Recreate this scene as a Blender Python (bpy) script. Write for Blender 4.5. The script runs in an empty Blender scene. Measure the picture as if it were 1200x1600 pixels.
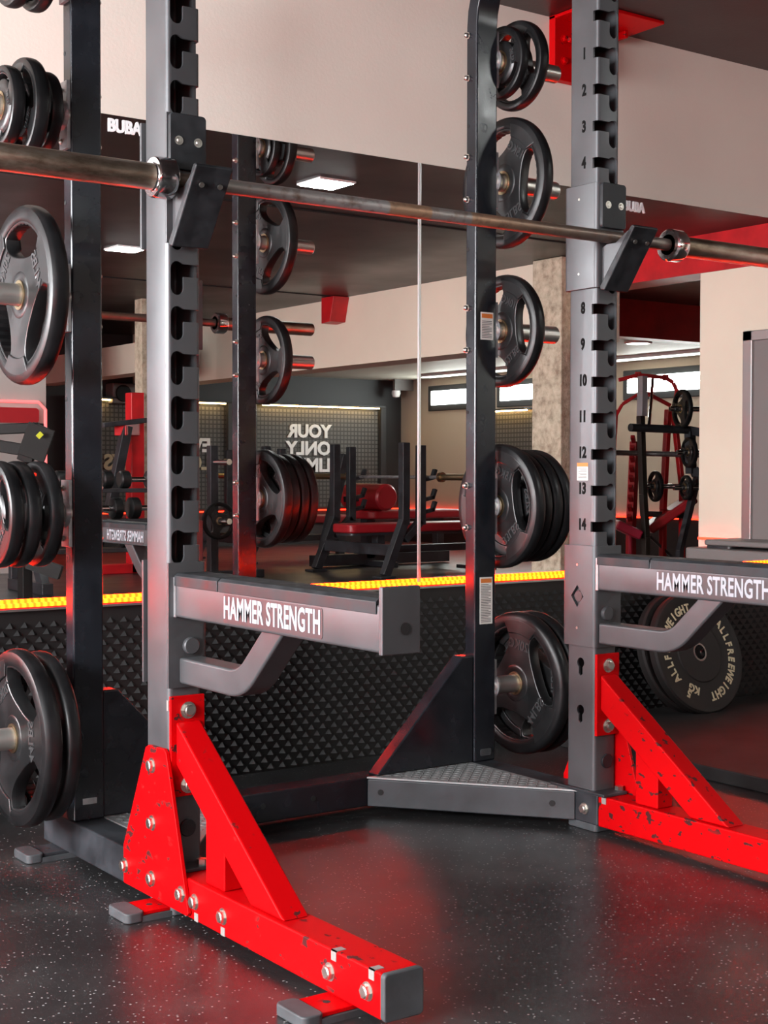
import bpy, bmesh, math, random
from math import sin, cos, pi, radians
from mathutils import Vector, Matrix

random.seed(7)
SC = bpy.context.scene
COL = SC.collection

# ------------------------------------------------------------------ camera, world, big lights, exposure
CAM_H = 0.845
YF0 = -7.27
F_PX = 2248.3
YAW, PITCH, ROLL = radians(35.43), radians(-1.596), radians(0.08)
cd = bpy.data.cameras.new('camera'); cam = bpy.data.objects.new('camera', cd); COL.objects.link(cam)
cd.sensor_fit = 'VERTICAL'; cd.sensor_height = 24.0; cd.lens = 24.0 * F_PX / 1600.0
cd.clip_start = 0.05; cd.clip_end = 200
fw = Vector((sin(YAW)*cos(PITCH), cos(YAW)*cos(PITCH), sin(PITCH)))
rt = Vector((cos(YAW), -sin(YAW), 0)); up = rt.cross(fw)
rt2 = rt*cos(ROLL) + up*sin(ROLL); up2 = -rt*sin(ROLL) + up*cos(ROLL)
cam.matrix_world = Matrix((( rt2.x, up2.x, -fw.x, 0), (rt2.y, up2.y, -fw.y, 0), (rt2.z, up2.z, -fw.z, CAM_H), (0, 0, 0, 1)))
SC.camera = cam

w = bpy.data.worlds.new('world'); SC.world = w; w.use_nodes = True
w.node_tree.nodes['Background'].inputs[0].default_value = (0.75, 0.85, 1, 1)
w.node_tree.nodes['Background'].inputs[1].default_value = 0.0
SC.view_settings.view_transform = 'Standard'; SC.view_settings.look = 'None'
SC.view_settings.exposure = 0.0; SC.view_settings.gamma = 1.0; SC.view_settings.use_curve_mapping = False
try:
    SC.cycles.use_denoising = True; SC.cycles.max_bounces = 10; SC.cycles.glossy_bounces = 6
    SC.cycles.sample_clamp_indirect = 6
except Exception: pass

def area(name, loc, direction, sx, sy, power, color):
    l = bpy.data.lights.new(name, 'AREA'); l.shape = 'RECTANGLE'; l.size = sx; l.size_y = sy; l.energy = power; l.color = color
    o = bpy.data.objects.new(name, l); COL.objects.link(o); o.location = loc
    o.rotation_euler = Vector(direction).to_track_quat('-Z', 'Y').to_euler(); return o
# daylight coming in through the windows of the left wall, plus one added fill
area('daylight_left', (-2.46, 1.6, 1.45), (1, 0, 0), 3.0, 1.2, 640, (0.95, 0.975, 1.0))
area('post_sheen_fill', (-2.44, -2.6, 1.45), (1, 0, 0), 3.0, 1.3, 40, (0.95, 0.96, 1.0))  # added dim fill lamp, gives the rear posts' side faces a grey reflection

# ------------------------------------------------------------------ materials
def mat(name, color, rough=0.5, metal=0.0, spec=0.5, coat=0.0, emit=None, estr=0.0):
    m = bpy.data.materials.new(name); m.use_nodes = True
    b = m.node_tree.nodes['Principled BSDF']
    b.inputs['Base Color'].default_value = (*color, 1); b.inputs['Roughness'].default_value = rough
    b.inputs['Metallic'].default_value = metal; b.inputs['Specular IOR Level'].default_value = spec
    b.inputs['Coat Weight'].default_value = coat; b.inputs['Coat Roughness'].default_value = 0.12
    if emit: b.inputs['Emission Color'].default_value = (*emit, 1); b.inputs['Emission Strength'].default_value = estr
    return m
def nd(m, t, **kw):
    n = m.node_tree.nodes.new(t)
    for k, v in kw.items():
        if k in n.inputs: n.inputs[k].default_value = v
        else: setattr(n, k, v)
    return n
def ln(m, a, b): m.node_tree.links.new(a, b)
def bsdf(m): return m.node_tree.nodes['Principled BSDF']
def ramp(m, fac, stops):
    r = nd(m, 'ShaderNodeValToRGB'); e = r.color_ramp.elements
    while len(e) < len(stops): e.new(0.5)
    for i, (p, c) in enumerate(stops): e[i].position = p; e[i].color = (*c, 1) if len(c) == 3 else c
    ln(m, fac, r.inputs[0]); return r.outputs[0]
def noise(m, scale, detail=4, rough=0.55, coord='Object', stretch=None):
    t = nd(m, 'ShaderNodeTexCoord'); n = nd(m, 'ShaderNodeTexNoise', Scale=scale, Detail=detail, Roughness=rough)
    src = t.outputs[coord]
    if stretch:
        mp = nd(m, 'ShaderNodeMapping'); mp.inputs['Scale'].default_value = stretch; ln(m, src, mp.inputs[0]); src = mp.outputs[0]
    ln(m, src, n.inputs['Vector']); return n.outputs['Fac']
def mix(m, fac, a, b):
    n = nd(m, 'ShaderNodeMix', data_type='RGBA')
    ln(m, fac, n.inputs[0])
    for sock, v in ((n.inputs[6], a), (n.inputs[7], b)):
        if isinstance(v, tuple): sock.default_value = (*v, 1)
        else: ln(m, v, sock)
    return n.outputs[2]
def bump(m, fac, strength=0.2, dist=0.002):
    b = nd(m, 'ShaderNodeBump', Strength=strength, Distance=dist); ln(m, fac, b.inputs['Height']); ln(m, b.outputs[0], bsdf(m).inputs['Normal'])
def vary(m, color, amt, scale, rough=None, ramt=0.1, stretch=None):
    f = noise(m, scale, stretch=stretch); lo = tuple(c*(1-amt) for c in color); hi = tuple(min(1, c*(1+amt)) for c in color)
    ln(m, ramp(m, f, [(0.3, lo), (0.7, hi)]), bsdf(m).inputs['Base Color'])
    if rough is not None:
        r = ramp(m, f, [(0.3, (rough-ramt,)*3), (0.7, (rough+ramt,)*3)]); ln(m, r, bsdf(m).inputs['Roughness'])
    return m

M = {}
M['grey'] = mat('grey_powder_coat', (0.067, 0.070, 0.074), 0.42, 0.4, 0.4); vary(M['grey'], (0.067, 0.070, 0.074), 0.12, 9, 0.42, 0.07); bump(M['grey'], noise(M['grey'], 900, 2), 0.08, 0.0005)
M['black'] = mat('gloss_black_paint', (0.009, 0.011, 0.0145), 0.2, 0.0, 0.42); vary(M['black'], (0.009, 0.011, 0.0145), 0.3, 14, 0.22, 0.06); bump(M['black'], noise(M['black'], 260, 2), 0.06, 0.0006)
M['satin'] = mat('satin_black_paint', (0.02, 0.023, 0.027), 0.42); vary(M['satin'], (0.02, 0.023, 0.027), 0.45, 11, 0.45, 0.12)
M['red'] = mat('red_powder_coat', (0.40, 0.0005, 0.0018), 0.42, 0, 0.09)
f1 = noise(M['red'], 46, 4, 0.5, stretch=(1, 0.7, 1.3)); f2 = noise(M['red'], 5, 2)
c1 = ramp(M['red'], f1, [(0.622, (0, 0, 0)), (0.636, (1, 1, 1))]); c2 = ramp(M['red'], f2, [(0.46, (0, 0, 0)), (0.52, (1, 1, 1))])
mm = nd(M['red'], 'ShaderNodeMath', operation='MULTIPLY'); ln(M['red'], c1, mm.inputs[0]); ln(M['red'], c2, mm.inputs[1])
ln(M['red'], mix(M['red'], mm.outputs[0], (0.40, 0.0005, 0.0018), (0.05, 0.012, 0.012)), bsdf(M['red']).inputs['Base Color'])
M['steel'] = mat('zinc_bolt_steel', (0.62, 0.60, 0.55), 0.3, 1.0)
M['chrome'] = mat('chrome', (0.75, 0.75, 0.75), 0.12, 1.0)
M['brass'] = mat('worn_sleeve_metal', (0.42, 0.33, 0.2), 0.35, 1.0)
M['dullmetal'] = mat('dull_galvanised_plate', (0.42, 0.43, 0.44), 0.45, 0.85); vary(M['dullmetal'], (0.42, 0.43, 0.44), 0.25, 30)
M['tread'] = mat('tread_plate_metal', (0.3, 0.31, 0.31), 0.4, 0.5)
M['horn'] = mat('worn_horn_metal', (0.55, 0.54, 0.5), 0.3, 0.85)
M['rubber'] = mat('black_rubber_plate', (0.0085, 0.009, 0.0095), 0.36, 0, 0.5); vary(M['rubber'], (0.0085, 0.009, 0.0095), 0.35, 12, 0.36, 0.09)
M['rim'] = mat('black_rubber_rim', (0.006, 0.0063, 0.0068), 0.36, 0, 0.25); vary(M['rim'], (0.006, 0.0063, 0.0068), 0.4, 14, 0.4, 0.1)
M['letter'] = mat('moulded_rubber_letters', (0.035, 0.036, 0.037), 0.35)
M['greyrubber'] = mat('grey_rubber', (0.042, 0.048, 0.052), 0.6); vary(M['greyrubber'], (0.042, 0.048, 0.052), 0.3, 20)
M['pad'] = mat('black_wear_pad', (0.013, 0.015, 0.017), 0.5, 0, 0.3); vary(M['pad'], (0.013, 0.015, 0.017), 0.5, 25, 0.5, 0.12)
M['hole'] = mat('dark_recess', (0.004, 0.004, 0.004), 0.8)
M['white'] = mat('white_print', (0.8, 0.8, 0.8), 0.5)
M['silverprint'] = mat('silver_print', (0.27, 0.285, 0.31), 0.4)
M['labelback'] = mat('grey_label_backing', (0.026, 0.025, 0.027), 0.4)
M['blackprint'] = mat('black_print', (0.006, 0.006, 0.006), 0.8, 0, 0.05)
M['sticker'] = mat('white_sticker', (0.62, 0.62, 0.58), 0.5)
M['orange'] = mat('orange_print', (0.55, 0.16, 0.03), 0.5)
M['gold'] = mat('gold_print', (0.50, 0.42, 0.27), 0.5)
M['bumper'] = mat('bumper_rubber', (0.013, 0.011, 0.0105), 0.6, 0, 0.3)
M['beige'] = mat('beige_wall_paint', (0.70, 0.615, 0.54), 0.75); vary(M['beige'], (0.70, 0.615, 0.54), 0.05, 1.6); bump(M['beige'], noise(M['beige'], 120, 4), 0.15, 0.002)
M['beige_far'] = mat('cream_wall_paint', (0.72, 0.64, 0.52), 0.75); vary(M['beige_far'], (0.72, 0.64, 0.52), 0.05, 1.2)
M['brown'] = mat('brown_wall_paint', (0.42, 0.34, 0.26), 0.7)
M['ceil'] = mat('black_ceiling_paint', (0.015, 0.0135, 0.013), 0.38); vary(M['ceil'], (0.015, 0.0135, 0.013), 0.35, 0.9, 0.42, 0.1); bump(M['ceil'], noise(M['ceil'], 60, 3), 0.12, 0.003)
M['dark'] = mat('dark_wall_paint', (0.028, 0.029, 0.031), 0.6)
M['paleceil'] = mat('pale_low_ceiling', (0.50, 0.47, 0.40), 0.5)
M['foam'] = mat('black_foam', (0.010, 0.0095, 0.0095), 0.35, 0, 0.5)
M['mirror'] = mat('mirror_glass', (0.93, 0.92, 0.91), 0.0, 1.0)
M['alu'] = mat('aluminium', (0.6, 0.6, 0.6), 0.3, 1.0)
M['redsteel'] = mat('red_steel_paint', (0.46, 0.008, 0.012), 0.4); vary(M['redsteel'], (0.46, 0.008, 0.012), 0.25, 6)
M['redvinyl'] = mat('red_vinyl', (0.35, 0.012, 0.018), 0.35)
M['whitepaint'] = mat('white_frame_paint', (0.6, 0.66, 0.72), 0.4)
M['olive'] = mat('grey_olive_paint', (0.022, 0.022, 0.017), 0.45)
M['machine'] = mat('matt_black_frame', (0.008, 0.008, 0.0075), 0.6, 0, 0.2)
M['clip'] = mat('silver_tape', (0.27, 0.265, 0.25), 0.45, 0.3)
M['niche'] = mat('grey_niche_paint', (0.36, 0.33, 0.31), 0.75)
M['concrete'] = mat('raw_concrete', (0.36, 0.31, 0.25), 0.9)
cf = noise(M['concrete'], 14, 8, 0.7); ln(M['concrete'], ramp(M['concrete'], cf, [(0.32, (0.26, 0.2, 0.14)), (0.5, (0.50, 0.43, 0.32)), (0.68, (0.66, 0.59, 0.46))]), bsdf(M['concrete']).inputs['Base Color']); bump(M['concrete'], cf, 0.8, 0.02)
M['panel'] = mat('led_panel_light', (0.9, 0.9, 0.9), 0.5, emit=(0.97, 1, 0.98), estr=160)
M['striplight'] = mat('strip_light_diffuser', (0.9, 0.9, 0.9), 0.5, emit=(0.9, 1, 0.92), estr=3)
M['down'] = mat('round_downlight', (0.9, 0.9, 0.9), 0.5, emit=(1, 1, 0.95), estr=12)
M['window'] = mat('bright_window_pane', (0.9, 0.9, 0.9), 0.3, emit=(0.92, 1, 0.97), estr=9)
M['warm'] = mat('warm_led_strip', (0.9, 0.8, 0.6), 0.5, emit=(1, 0.66, 0.25), estr=34)
M['neon'] = mat('red_neon_tube', (0.9, 0.2, 0.2), 0.5, emit=(1, 0.12, 0.12), estr=1.6)
M['yellow'] = mat('yellow_sticker', (0.7, 0.75, 0.05), 0.5)
M['gray_plastic'] = mat('grey_plastic', (0.17, 0.16, 0.155), 0.5)
M['redplastic'] = mat('red_plastic', (0.5, 0.015, 0.06), 0.5)
# red LED strips: rows of diodes, hot orange cores
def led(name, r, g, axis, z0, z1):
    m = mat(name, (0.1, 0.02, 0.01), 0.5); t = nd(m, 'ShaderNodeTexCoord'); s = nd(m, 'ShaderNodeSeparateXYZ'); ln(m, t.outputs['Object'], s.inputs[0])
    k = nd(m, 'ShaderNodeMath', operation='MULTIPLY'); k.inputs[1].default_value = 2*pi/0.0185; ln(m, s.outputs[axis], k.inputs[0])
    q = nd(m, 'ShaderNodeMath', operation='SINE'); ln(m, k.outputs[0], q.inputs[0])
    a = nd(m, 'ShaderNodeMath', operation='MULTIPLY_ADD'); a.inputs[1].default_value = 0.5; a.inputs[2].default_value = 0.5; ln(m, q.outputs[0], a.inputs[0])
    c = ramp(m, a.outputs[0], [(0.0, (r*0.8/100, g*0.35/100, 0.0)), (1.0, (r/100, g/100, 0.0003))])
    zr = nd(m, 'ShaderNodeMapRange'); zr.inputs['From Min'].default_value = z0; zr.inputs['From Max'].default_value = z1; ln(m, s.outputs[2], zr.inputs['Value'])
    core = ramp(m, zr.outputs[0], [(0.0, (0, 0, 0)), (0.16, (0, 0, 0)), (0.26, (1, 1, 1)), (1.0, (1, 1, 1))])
    c = mix(m, core, (r*0.12/100, 0.0, 0.0), c)  # dim red lower edge painted in as the glow fringe round the diodes
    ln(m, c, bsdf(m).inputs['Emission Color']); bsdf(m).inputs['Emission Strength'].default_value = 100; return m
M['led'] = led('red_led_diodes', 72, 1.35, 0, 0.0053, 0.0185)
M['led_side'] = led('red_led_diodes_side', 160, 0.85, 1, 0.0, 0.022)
M['led_far'] = mat('red_led_strip_far', (0.2, 0.02, 0.02), 0.5, emit=(1, 0.02, 0.006), estr=9)
# speckled rubber floor
m = M['floor'] = mat('speckled_rubber_floor', (0.02, 0.02, 0.021), 0.4, 0, 0.75)
t = nd(m, 'ShaderNodeTexCoord')
v = nd(m, 'ShaderNodeTexVoronoi', Scale=95.0); ln(m, t.outputs['Object'], v.inputs['Vector'])
wv = nd(m, 'ShaderNodeTexWhiteNoise', noise_dimensions='3D'); ln(m, v.outputs['Position'], wv.inputs['Vector'])
pick = nd(m, 'ShaderNodeMath', operation='GREATER_THAN'); pick.inputs[1].default_value = 0.42; ln(m, wv.outputs['Value'], pick.inputs[0])
sz = nd(m, 'ShaderNodeMath', operation='MULTIPLY_ADD'); sz.inputs[1].default_value = -0.9; sz.inputs[2].default_value = 1.02; ln(m, wv.outputs['Value'], sz.inputs[0])
ls = nd(m, 'ShaderNodeMath', operation='LESS_THAN'); ln(m, v.outputs['Distance'], ls.inputs[0]); ln(m, sz.outputs[0], ls.inputs[1])
ls2 = nd(m, 'ShaderNodeMath', operation='LESS_THAN'); ls2.inputs[1].default_value = 0.17; ln(m, v.outputs['Distance'], ls2.inputs[0])
sp = nd(m, 'ShaderNodeMath', operation='MULTIPLY'); ln(m, ls2.outputs[0], sp.inputs[0]); ln(m, pick.outputs[0], sp.inputs[1])
dust = ramp(m, noise(m, 2.4, 6, 0.6), [(0.33, (0.008, 0.008, 0.0086)), (0.55, (0.018, 0.018, 0.0185)), (0.75, (0.042, 0.043, 0.042))])
ln(m, mix(m, sp.outputs[0], dust, (0.30, 0.30, 0.29)), bsdf(m).inputs['Base Color'])
fg = noise(m, 420, 3); bump(m, fg, 0.12, 0.0012)
ln(m, ramp(m, noise(m, 3.5, 5), [(0.3, (0.29,)*3), (0.7, (0.36,)*3)]), bsdf(m).inputs['Roughness'])
M['mat'] = mat('platform_rubber', (0.02, 0.019, 0.019), 0.6, 0, 0.25); vary(M['mat'], (0.02, 0.019, 0.019), 0.4, 7)
# worn barbell: knurled grey bands between rusty smooth bands, along its own length
m = M['bar'] = mat('worn_barbell_steel', (0.2, 0.16, 0.13), 0.42, 0.7)
t = nd(m, 'ShaderNodeTexCoord'); s = nd(m, 'ShaderNodeSeparateXYZ'); ln(m, t.outputs['Object'], s.inputs[0])
mr = nd(m, 'ShaderNodeMapRange'); mr.inputs['From Min'].default_value = -0.655; mr.inputs['From Max'].default_value = 0.655; ln(m, s.outputs[0], mr.inputs['Value'])
kn, sm = (0.33, 0.31, 0.29), (0.42, 0.27, 0.17)
bands = ramp(m, mr.outputs[0], [(0, (0.2, 0.16, 0.12)), (0.13, kn), (0.371, (0.42, 0.41, 0.40)), (0.372, sm), (0.456, sm), (0.457, kn), (0.536, kn), (0.537, sm), (0.68, (0.2, 0.14, 0.1)), (0.85, (0.17, 0.14, 0.12)), (1, (0.17, 0.14, 0.12))])
ln(m, mix(m, ramp(m, noise(m, 45, 5), [(0.5, (0, 0, 0)), (0.78, (1, 1, 1))]), bands, (0.16, 0.10, 0.07)), bsdf(m).inputs['Base Color'])
bump(m, noise(m, 700, 2), 0.3, 0.0006)
m = M['sleeve'] = mat('rusty_sleeve_steel', (0.3, 0.25, 0.2), 0.36, 1.0)
ln(m, ramp(m, noise(m, 22, 6, 0.65, stretch=(0.3, 1, 1)), [(0.35, (0.18, 0.13, 0.09)), (0.5, (0.42, 0.34, 0.26)), (0.68, (0.6, 0.55, 0.48))]), bsdf(m).inputs['Base Color'])
# wire grid panels: fine dark grid lines over a grey board
def grid(name, axes):
    m = mat(name, (0.05, 0.045, 0.04), 0.6)
    t = nd(m, 'ShaderNodeTexCoord'); s = nd(m, 'ShaderNodeSeparateXYZ'); ln(m, t.outputs['Object'], s.inputs[0]); outs = []
    for ax in axes:
        k = nd(m, 'ShaderNodeMath', operation='MULTIPLY'); k.inputs[1].default_value = 1/0.05; ln(m, s.outputs[ax], k.inputs[0])
        fr = nd(m, 'ShaderNodeMath', operation='FRACT'); ln(m, k.outputs[0], fr.inputs[0])
        lt = nd(m, 'ShaderNodeMath', operation='LESS_THAN'); lt.inputs[1].default_value = 0.3; ln(m, fr.outputs[0], lt.inputs[0]); outs.append(lt.outputs[0])
    mx = nd(m, 'ShaderNodeMath', operation='MAXIMUM'); ln(m, outs[0], mx.inputs[0]); ln(m, outs[1], mx.inputs[1])
    ln(m, mix(m, mx.outputs[0], (0.10, 0.095, 0.088), (0.03, 0.028, 0.025)), bsdf(m).inputs['Base Color']); return m
M['grid'] = grid('wire_grid_panel', (0, 2)); M['grid_side'] = grid('wire_grid_panel_side', (1, 2))

# ------------------------------------------------------------------ mesh helpers
def origin_of(o):
    v = Vector((0, 0, 0))
    while o is not None: v = v + o.location; o = o.parent
    return v
class MB:
    def __init__(s): s.bm = bmesh.new()
    def box(s, x0, x1, y0, y1, z0, z1):
        vs = [s.bm.verts.new((x, y, z)) for x in (x0, x1) for y in (y0, y1) for z in (z0, z1)]
        for f in ((0, 1, 3, 2), (4, 6, 7, 5), (0, 4, 5, 1), (2, 3, 7, 6), (0, 2, 6, 4), (1, 5, 7, 3)): s.bm.faces.new([vs[i] for i in f])
        return s
    def prism(s, pts, axis, a0, a1):
        def P(p, a):
            u, v = p
            return {'x': (a, u, v), 'y': (u, a, v), 'z': (u, v, a)}[axis]
        A = [s.bm.verts.new(P(p, a0)) for p in pts]; B = [s.bm.verts.new(P(p, a1)) for p in pts]; n = len(pts)
        s.bm.faces.new(A[::-1]); s.bm.faces.new(B)
        for i in range(n): s.bm.faces.new((A[i], A[(i+1) % n], B[(i+1) % n], B[i]))
        return s
    def frame(s, d):
        d = Vector(d).normalized(); h = Vector((0, 0, 1)) if abs(d.z) < 0.9 else Vector((1, 0, 0))
        u = d.cross(h).normalized(); return u, u.cross(d).normalized()
    def tube(s, pts, r, seg=14, cap=True):
        pts = [Vector(p) for p in pts]; rings = []; u = None
        for i, p in enumerate(pts):
            d = (pts[min(i+1, len(pts)-1)] - pts[max(i-1, 0)]).normalized()
            if u is None: u, v = s.frame(d)
            else: u = (u - d*u.dot(d)).normalized(); v = u.cross(d).normalized()
            rr = r[i] if isinstance(r, (list, tuple)) else r
            rings.append([s.bm.verts.new(p + u*rr*cos(2*pi*k/seg) + v*rr*sin(2*pi*k/seg)) for k in range(seg)])
        for a, b in zip(rings, rings[1:]):
            for k in range(seg): s.bm.faces.new((a[k], a[(k+1) % seg], b[(k+1) % seg], b[k]))
        if cap: s.bm.faces.new(rings[0][::-1]); s.bm.faces.new(rings[-1])
        return s
    def bar(s, a, b, wu, wv, hint=(0, 0, 1)):
        a, b = Vector(a), Vector(b); d = (b-a).normalized(); h = Vector(hint)
        if abs(d.dot(h)) > 0.95: h = Vector((0, 1, 0))
        u = d.cross(h).normalized(); v = u.cross(d).normalized()
        q = [(-1, -1), (1, -1), (1, 1), (-1, 1)]
        A = [s.bm.verts.new(a + u*wu/2*i + v*wv/2*j) for i, j in q]; B = [s.bm.verts.new(b + u*wu/2*i + v*wv/2*j) for i, j in q]
        s.bm.faces.new(A[::-1]); s.bm.faces.new(B)
        for i in range(4): s.bm.faces.new((A[i], A[(i+1) % 4], B[(i+1) % 4], B[i]))
        return s
    def ribbon(s, path, width_axis, w0, w1, thick):
        # rectangular section swept along a path in the plane normal to width_axis ('x'): list of (y,z); section = [w0,w1] x thick
        pts = [Vector((0, p[0], p[1])) for p in path]; rings = []
        for i, p in enumerate(pts):
            d0 = (pts[i]-pts[max(i-1, 0)]); d1 = (pts[min(i+1, len(pts)-1)]-pts[i])
            d0 = d0.normalized() if d0.length else d1.normalized(); d1 = d1.normalized() if d1.length else d0
            d = (d0+d1).normalized(); nrm = Vector((0, -d.z, d.y)); k = 1/max(0.4, d.dot(d1))
            q = []
            for wx, sg in ((w0, -1), (w1, -1), (w1, 1), (w0, 1)):
                pp = p + nrm*sg*thick/2*k; q.append(s.bm.verts.new((wx, pp.y, pp.z)))
            rings.append(q)
        for a, b in zip(rings, rings[1:]):
            for k in range(4): s.bm.faces.new((a[k], a[(k+1) % 4], b[(k+1) % 4], b[k]))
        s.bm.faces.new(rings[0][::-1]); s.bm.faces.new(rings[-1]); return s
    def lathe(s, prof, axis='x', c=(0, 0, 0), seg=48, closed=False):
        rings = []
        for (a, r) in prof:
            ring = []
            for k in range(seg):
                t = 2*pi*k/seg; p = {'x': (a, r*cos(t), r*sin(t)), 'y': (r*cos(t), a, r*sin(t)), 'z': (r*cos(t), r*sin(t), a)}[axis]
                ring.append(s.bm.verts.new(Vector(p)+Vector(c)))
            rings.append(ring)
        pairs = list(zip(rings, rings[1:])) + ([(rings[-1], rings[0])] if closed else [])
        for a, b in pairs:
            for k in range(seg): s.bm.faces.new((a[k], a[(k+1) % seg], b[(k+1) % seg], b[k]))
        if not closed:
            if prof[0][1] > 1e-6: s.bm.faces.new(rings[0][::-1])
            if prof[-1][1] > 1e-6: s.bm.faces.new(rings[-1])
        return s
    def cyl(s, axis, c, r, a0, a1, seg=20, ch=0.0):
        # c: the two other coordinates
        prof = [(a0, r-ch), (a0+ch, r), (a1-ch, r), (a1, r-ch)] if ch else [(a0, r), (a1, r)]
        cc = {'x': (0, c[0], c[1]), 'y': (c[0], 0, c[1]), 'z': (c[0], c[1], 0)}[axis]
        return s.lathe(prof, axis, cc, seg)
    def add_mesh(s, me, mtx=None):
        t = bmesh.new(); t.from_mesh(me)
        if mtx is not None: t.transform(mtx)
        tmp = bpy.data.meshes.new('t'); t.to_mesh(tmp); t.free(); s.bm.from_mesh(tmp); bpy.data.meshes.remove(tmp); return s
    def build(s, name, m, parent=None, bevel=0.0, seg=2, smooth=35, loc=None, fix=True):
        if fix: bmesh.ops.recalc_face_normals(s.bm, faces=s.bm.faces)
        me = bpy.data.meshes.new(name)
        off = origin_of(parent) if parent is not None else Vector((0, 0, 0))
        if loc is not None: off = off + Vector(loc) if parent is None else off
        if off.length: bmesh.ops.translate(s.bm, verts=s.bm.verts, vec=-off)
        s.bm.to_mesh(me); s.bm.free()
        me.materials.append(m if not isinstance(m, str) else M[m])
        me.shade_smooth(); me.set_sharp_from_angle(angle=radians(smooth))
        o = bpy.data.objects.new(name, me); COL.objects.link(o)
        if parent is not None: o.parent = parent
        elif loc is not None: o.location = loc
        if bevel:
            b = o.modifiers.new('edge', 'BEVEL'); b.width = bevel; b.segments = seg; b.limit_method = 'ANGLE'; b.angle_limit = radians(40); b.harden_normals = True
        return o
def tag(o, label, cat, group=None, kind=None):
    o['label'] = label; o['category'] = cat
    if group: o['group'] = group
    if kind: o['kind'] = kind
    return o
def thing(name, loc, label, cat, group=None):
    o = bpy.data.objects.new(name, None); COL.objects.link(o); o.location = loc; o.empty_display_size = 0.1
    return tag(o, label, cat, group)
def struct(name, mb, m, label=None, **kw):
    o = mb.build(name, m, **kw); o['kind'] = 'structure'
    o['label'] = label or name.replace('_', ' '); o['category'] = 'room'; return o
def text_mesh(body, size, extrude=0.001, offset=0.0, align='CENTER', sx=1.0, spacing=1.0):
    c = bpy.data.curves.new('lettering', 'FONT'); c.body = body; c.size = size; c.extrude = extrude; c.offset = offset
    c.align_x = align; c.align_y = 'CENTER'; c.space_character = spacing; c.resolution_u = 3
    o = bpy.data.objects.new('lettering', c); COL.objects.link(o)
    dg = bpy.context.evaluated_depsgraph_get(); me = bpy.data.meshes.new_from_object(o.evaluated_get(dg))
    bpy.data.objects.remove(o); bpy.data.curves.remove(c)
    if sx != 1.0: me.transform(Matrix.Diagonal((sx, 1, 1, 1)))
    return me
def basis(xa, ya, loc):
    xa, ya = Vector(xa), Vector(ya); za = xa.cross(ya)
    return Matrix(((xa.x, ya.x, za.x, loc[0]), (xa.y, ya.y, za.y, loc[1]), (xa.z, ya.z, za.z, loc[2]), (0, 0, 0, 1)))
def text_on(body, size, m, parent, xa, ya, loc, name='lettering', **kw):
    b = MB(); b.add_mesh(text_mesh(body, size, **kw), basis(xa, ya, loc)); return b.build(name, m, parent, fix=False)
def boolean(o, cutter_mb):
    bmesh.ops.recalc_face_normals(cutter_mb.bm, faces=cutter_mb.bm.faces)
    me = bpy.data.meshes.new('cut'); off = origin_of(o); bmesh.ops.translate(cutter_mb.bm, verts=cutter_mb.bm.verts, vec=-off)
    cutter_mb.bm.to_mesh(me); cutter_mb.bm.free(); c = bpy.data.objects.new('cut', me); COL.objects.link(c); c.location = off
    bpy.context.view_layer.update()
    md = o.modifiers.new('cut', 'BOOLEAN'); md.object = c; md.operation = 'DIFFERENCE'; md.solver = 'EXACT'
    dg = bpy.context.evaluated_depsgraph_get(); nm = bpy.data.meshes.new_from_object(o.evaluated_get(dg))
    o.modifiers.clear(); o.data = nm; nm.name = o.name
    bpy.data.objects.remove(c); bpy.data.meshes.remove(me)
    nm.shade_smooth(); nm.set_sharp_from_angle(angle=radians(35))
def hexbolt(axis, pos, sgn, parent, r=0.0105, name='hex_bolt', m='steel'):
    # washer, hex head; axis 'x' or 'y', pointing to sgn
    b = MB(); x, y, z = pos
    def P(a): return {'x': (x+a*sgn, y, z), 'y': (x, y+a*sgn, z)}[axis]
    b.tube([P(-0.001), P(0.002)], r*1.3, 20); b.tube([P(0.002), P(0.0095)], r, 6); b.tube([P(0.0095), P(0.011)], [r*0.86, r*0.7], 12)
    return b.build(name, m, parent)
def rrect(x0, x1, y0, y1, r, n=5):
    p = []
    for cx, cy, a in ((x1-r, y1-r, 0), (x0+r, y1-r, 90), (x0+r, y0+r, 180), (x1-r, y0+r, 270)):
        for k in range(n+1): t = radians(a+90*k/n); p.append((cx+r*cos(t), cy+r*sin(t)))
    return p
# mirror maths: what a pixel of the photo shows in the mirror, as a point of the real room
YM = 3.526
def pix(x, y, d):
    r = rt2*(x-600)/F_PX + up2*(800-y)/F_PX + fw; p = r*d; return Vector((p.x, p.y, p.z+CAM_H))
def pixm(x, y, d):
    p = pix(x, y, d); return Vector((p.x, 2*YM-p.y, p.z))
YF = 2*YM - 14.33     # far wall
XC = 10.45            # window wall
XB = 6.82             # bulkhead line
ZL = 1.96             # low ceiling

# ------------------------------------------------------------------ room shell
ZC = 2.322
struct('floor', MB().box(-2.6, XC+0.2, YF-0.2, 3.7, -0.05, 0.0), 'floor', 'black rubber floor with pale flecks')
struct('wall_back', MB().box(-2.6, XC+0.2, 3.53, 3.7, 0, ZC), 'beige', 'beige plaster wall above the mirrors')
struct('wall_far', MB().box(-2.6, XC+0.2, YF-0.2, YF, 0, ZC), 'dark', 'dark wall carrying the slogan panels, seen in the mirror')
struct('wall_right', MB().box(XC, XC+0.2, YF, 3.53, 0, 2.3), 'brown', 'brownish wall with high strip windows, seen in the mirror')
b = MB()
for (y0, y1, z0, z1) in ((YF, 3.53, 0, 0.8), (YF, 3.53, 2.1, ZC), (YF, -4.2, 0.8, 2.1)):
    if y1 > y0: b.box(-2.6, -2.45, y0, y1, z0, z1)
struct('wall_left', b, 'beige', 'wall on the photographer\'s left with wide windows')
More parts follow.
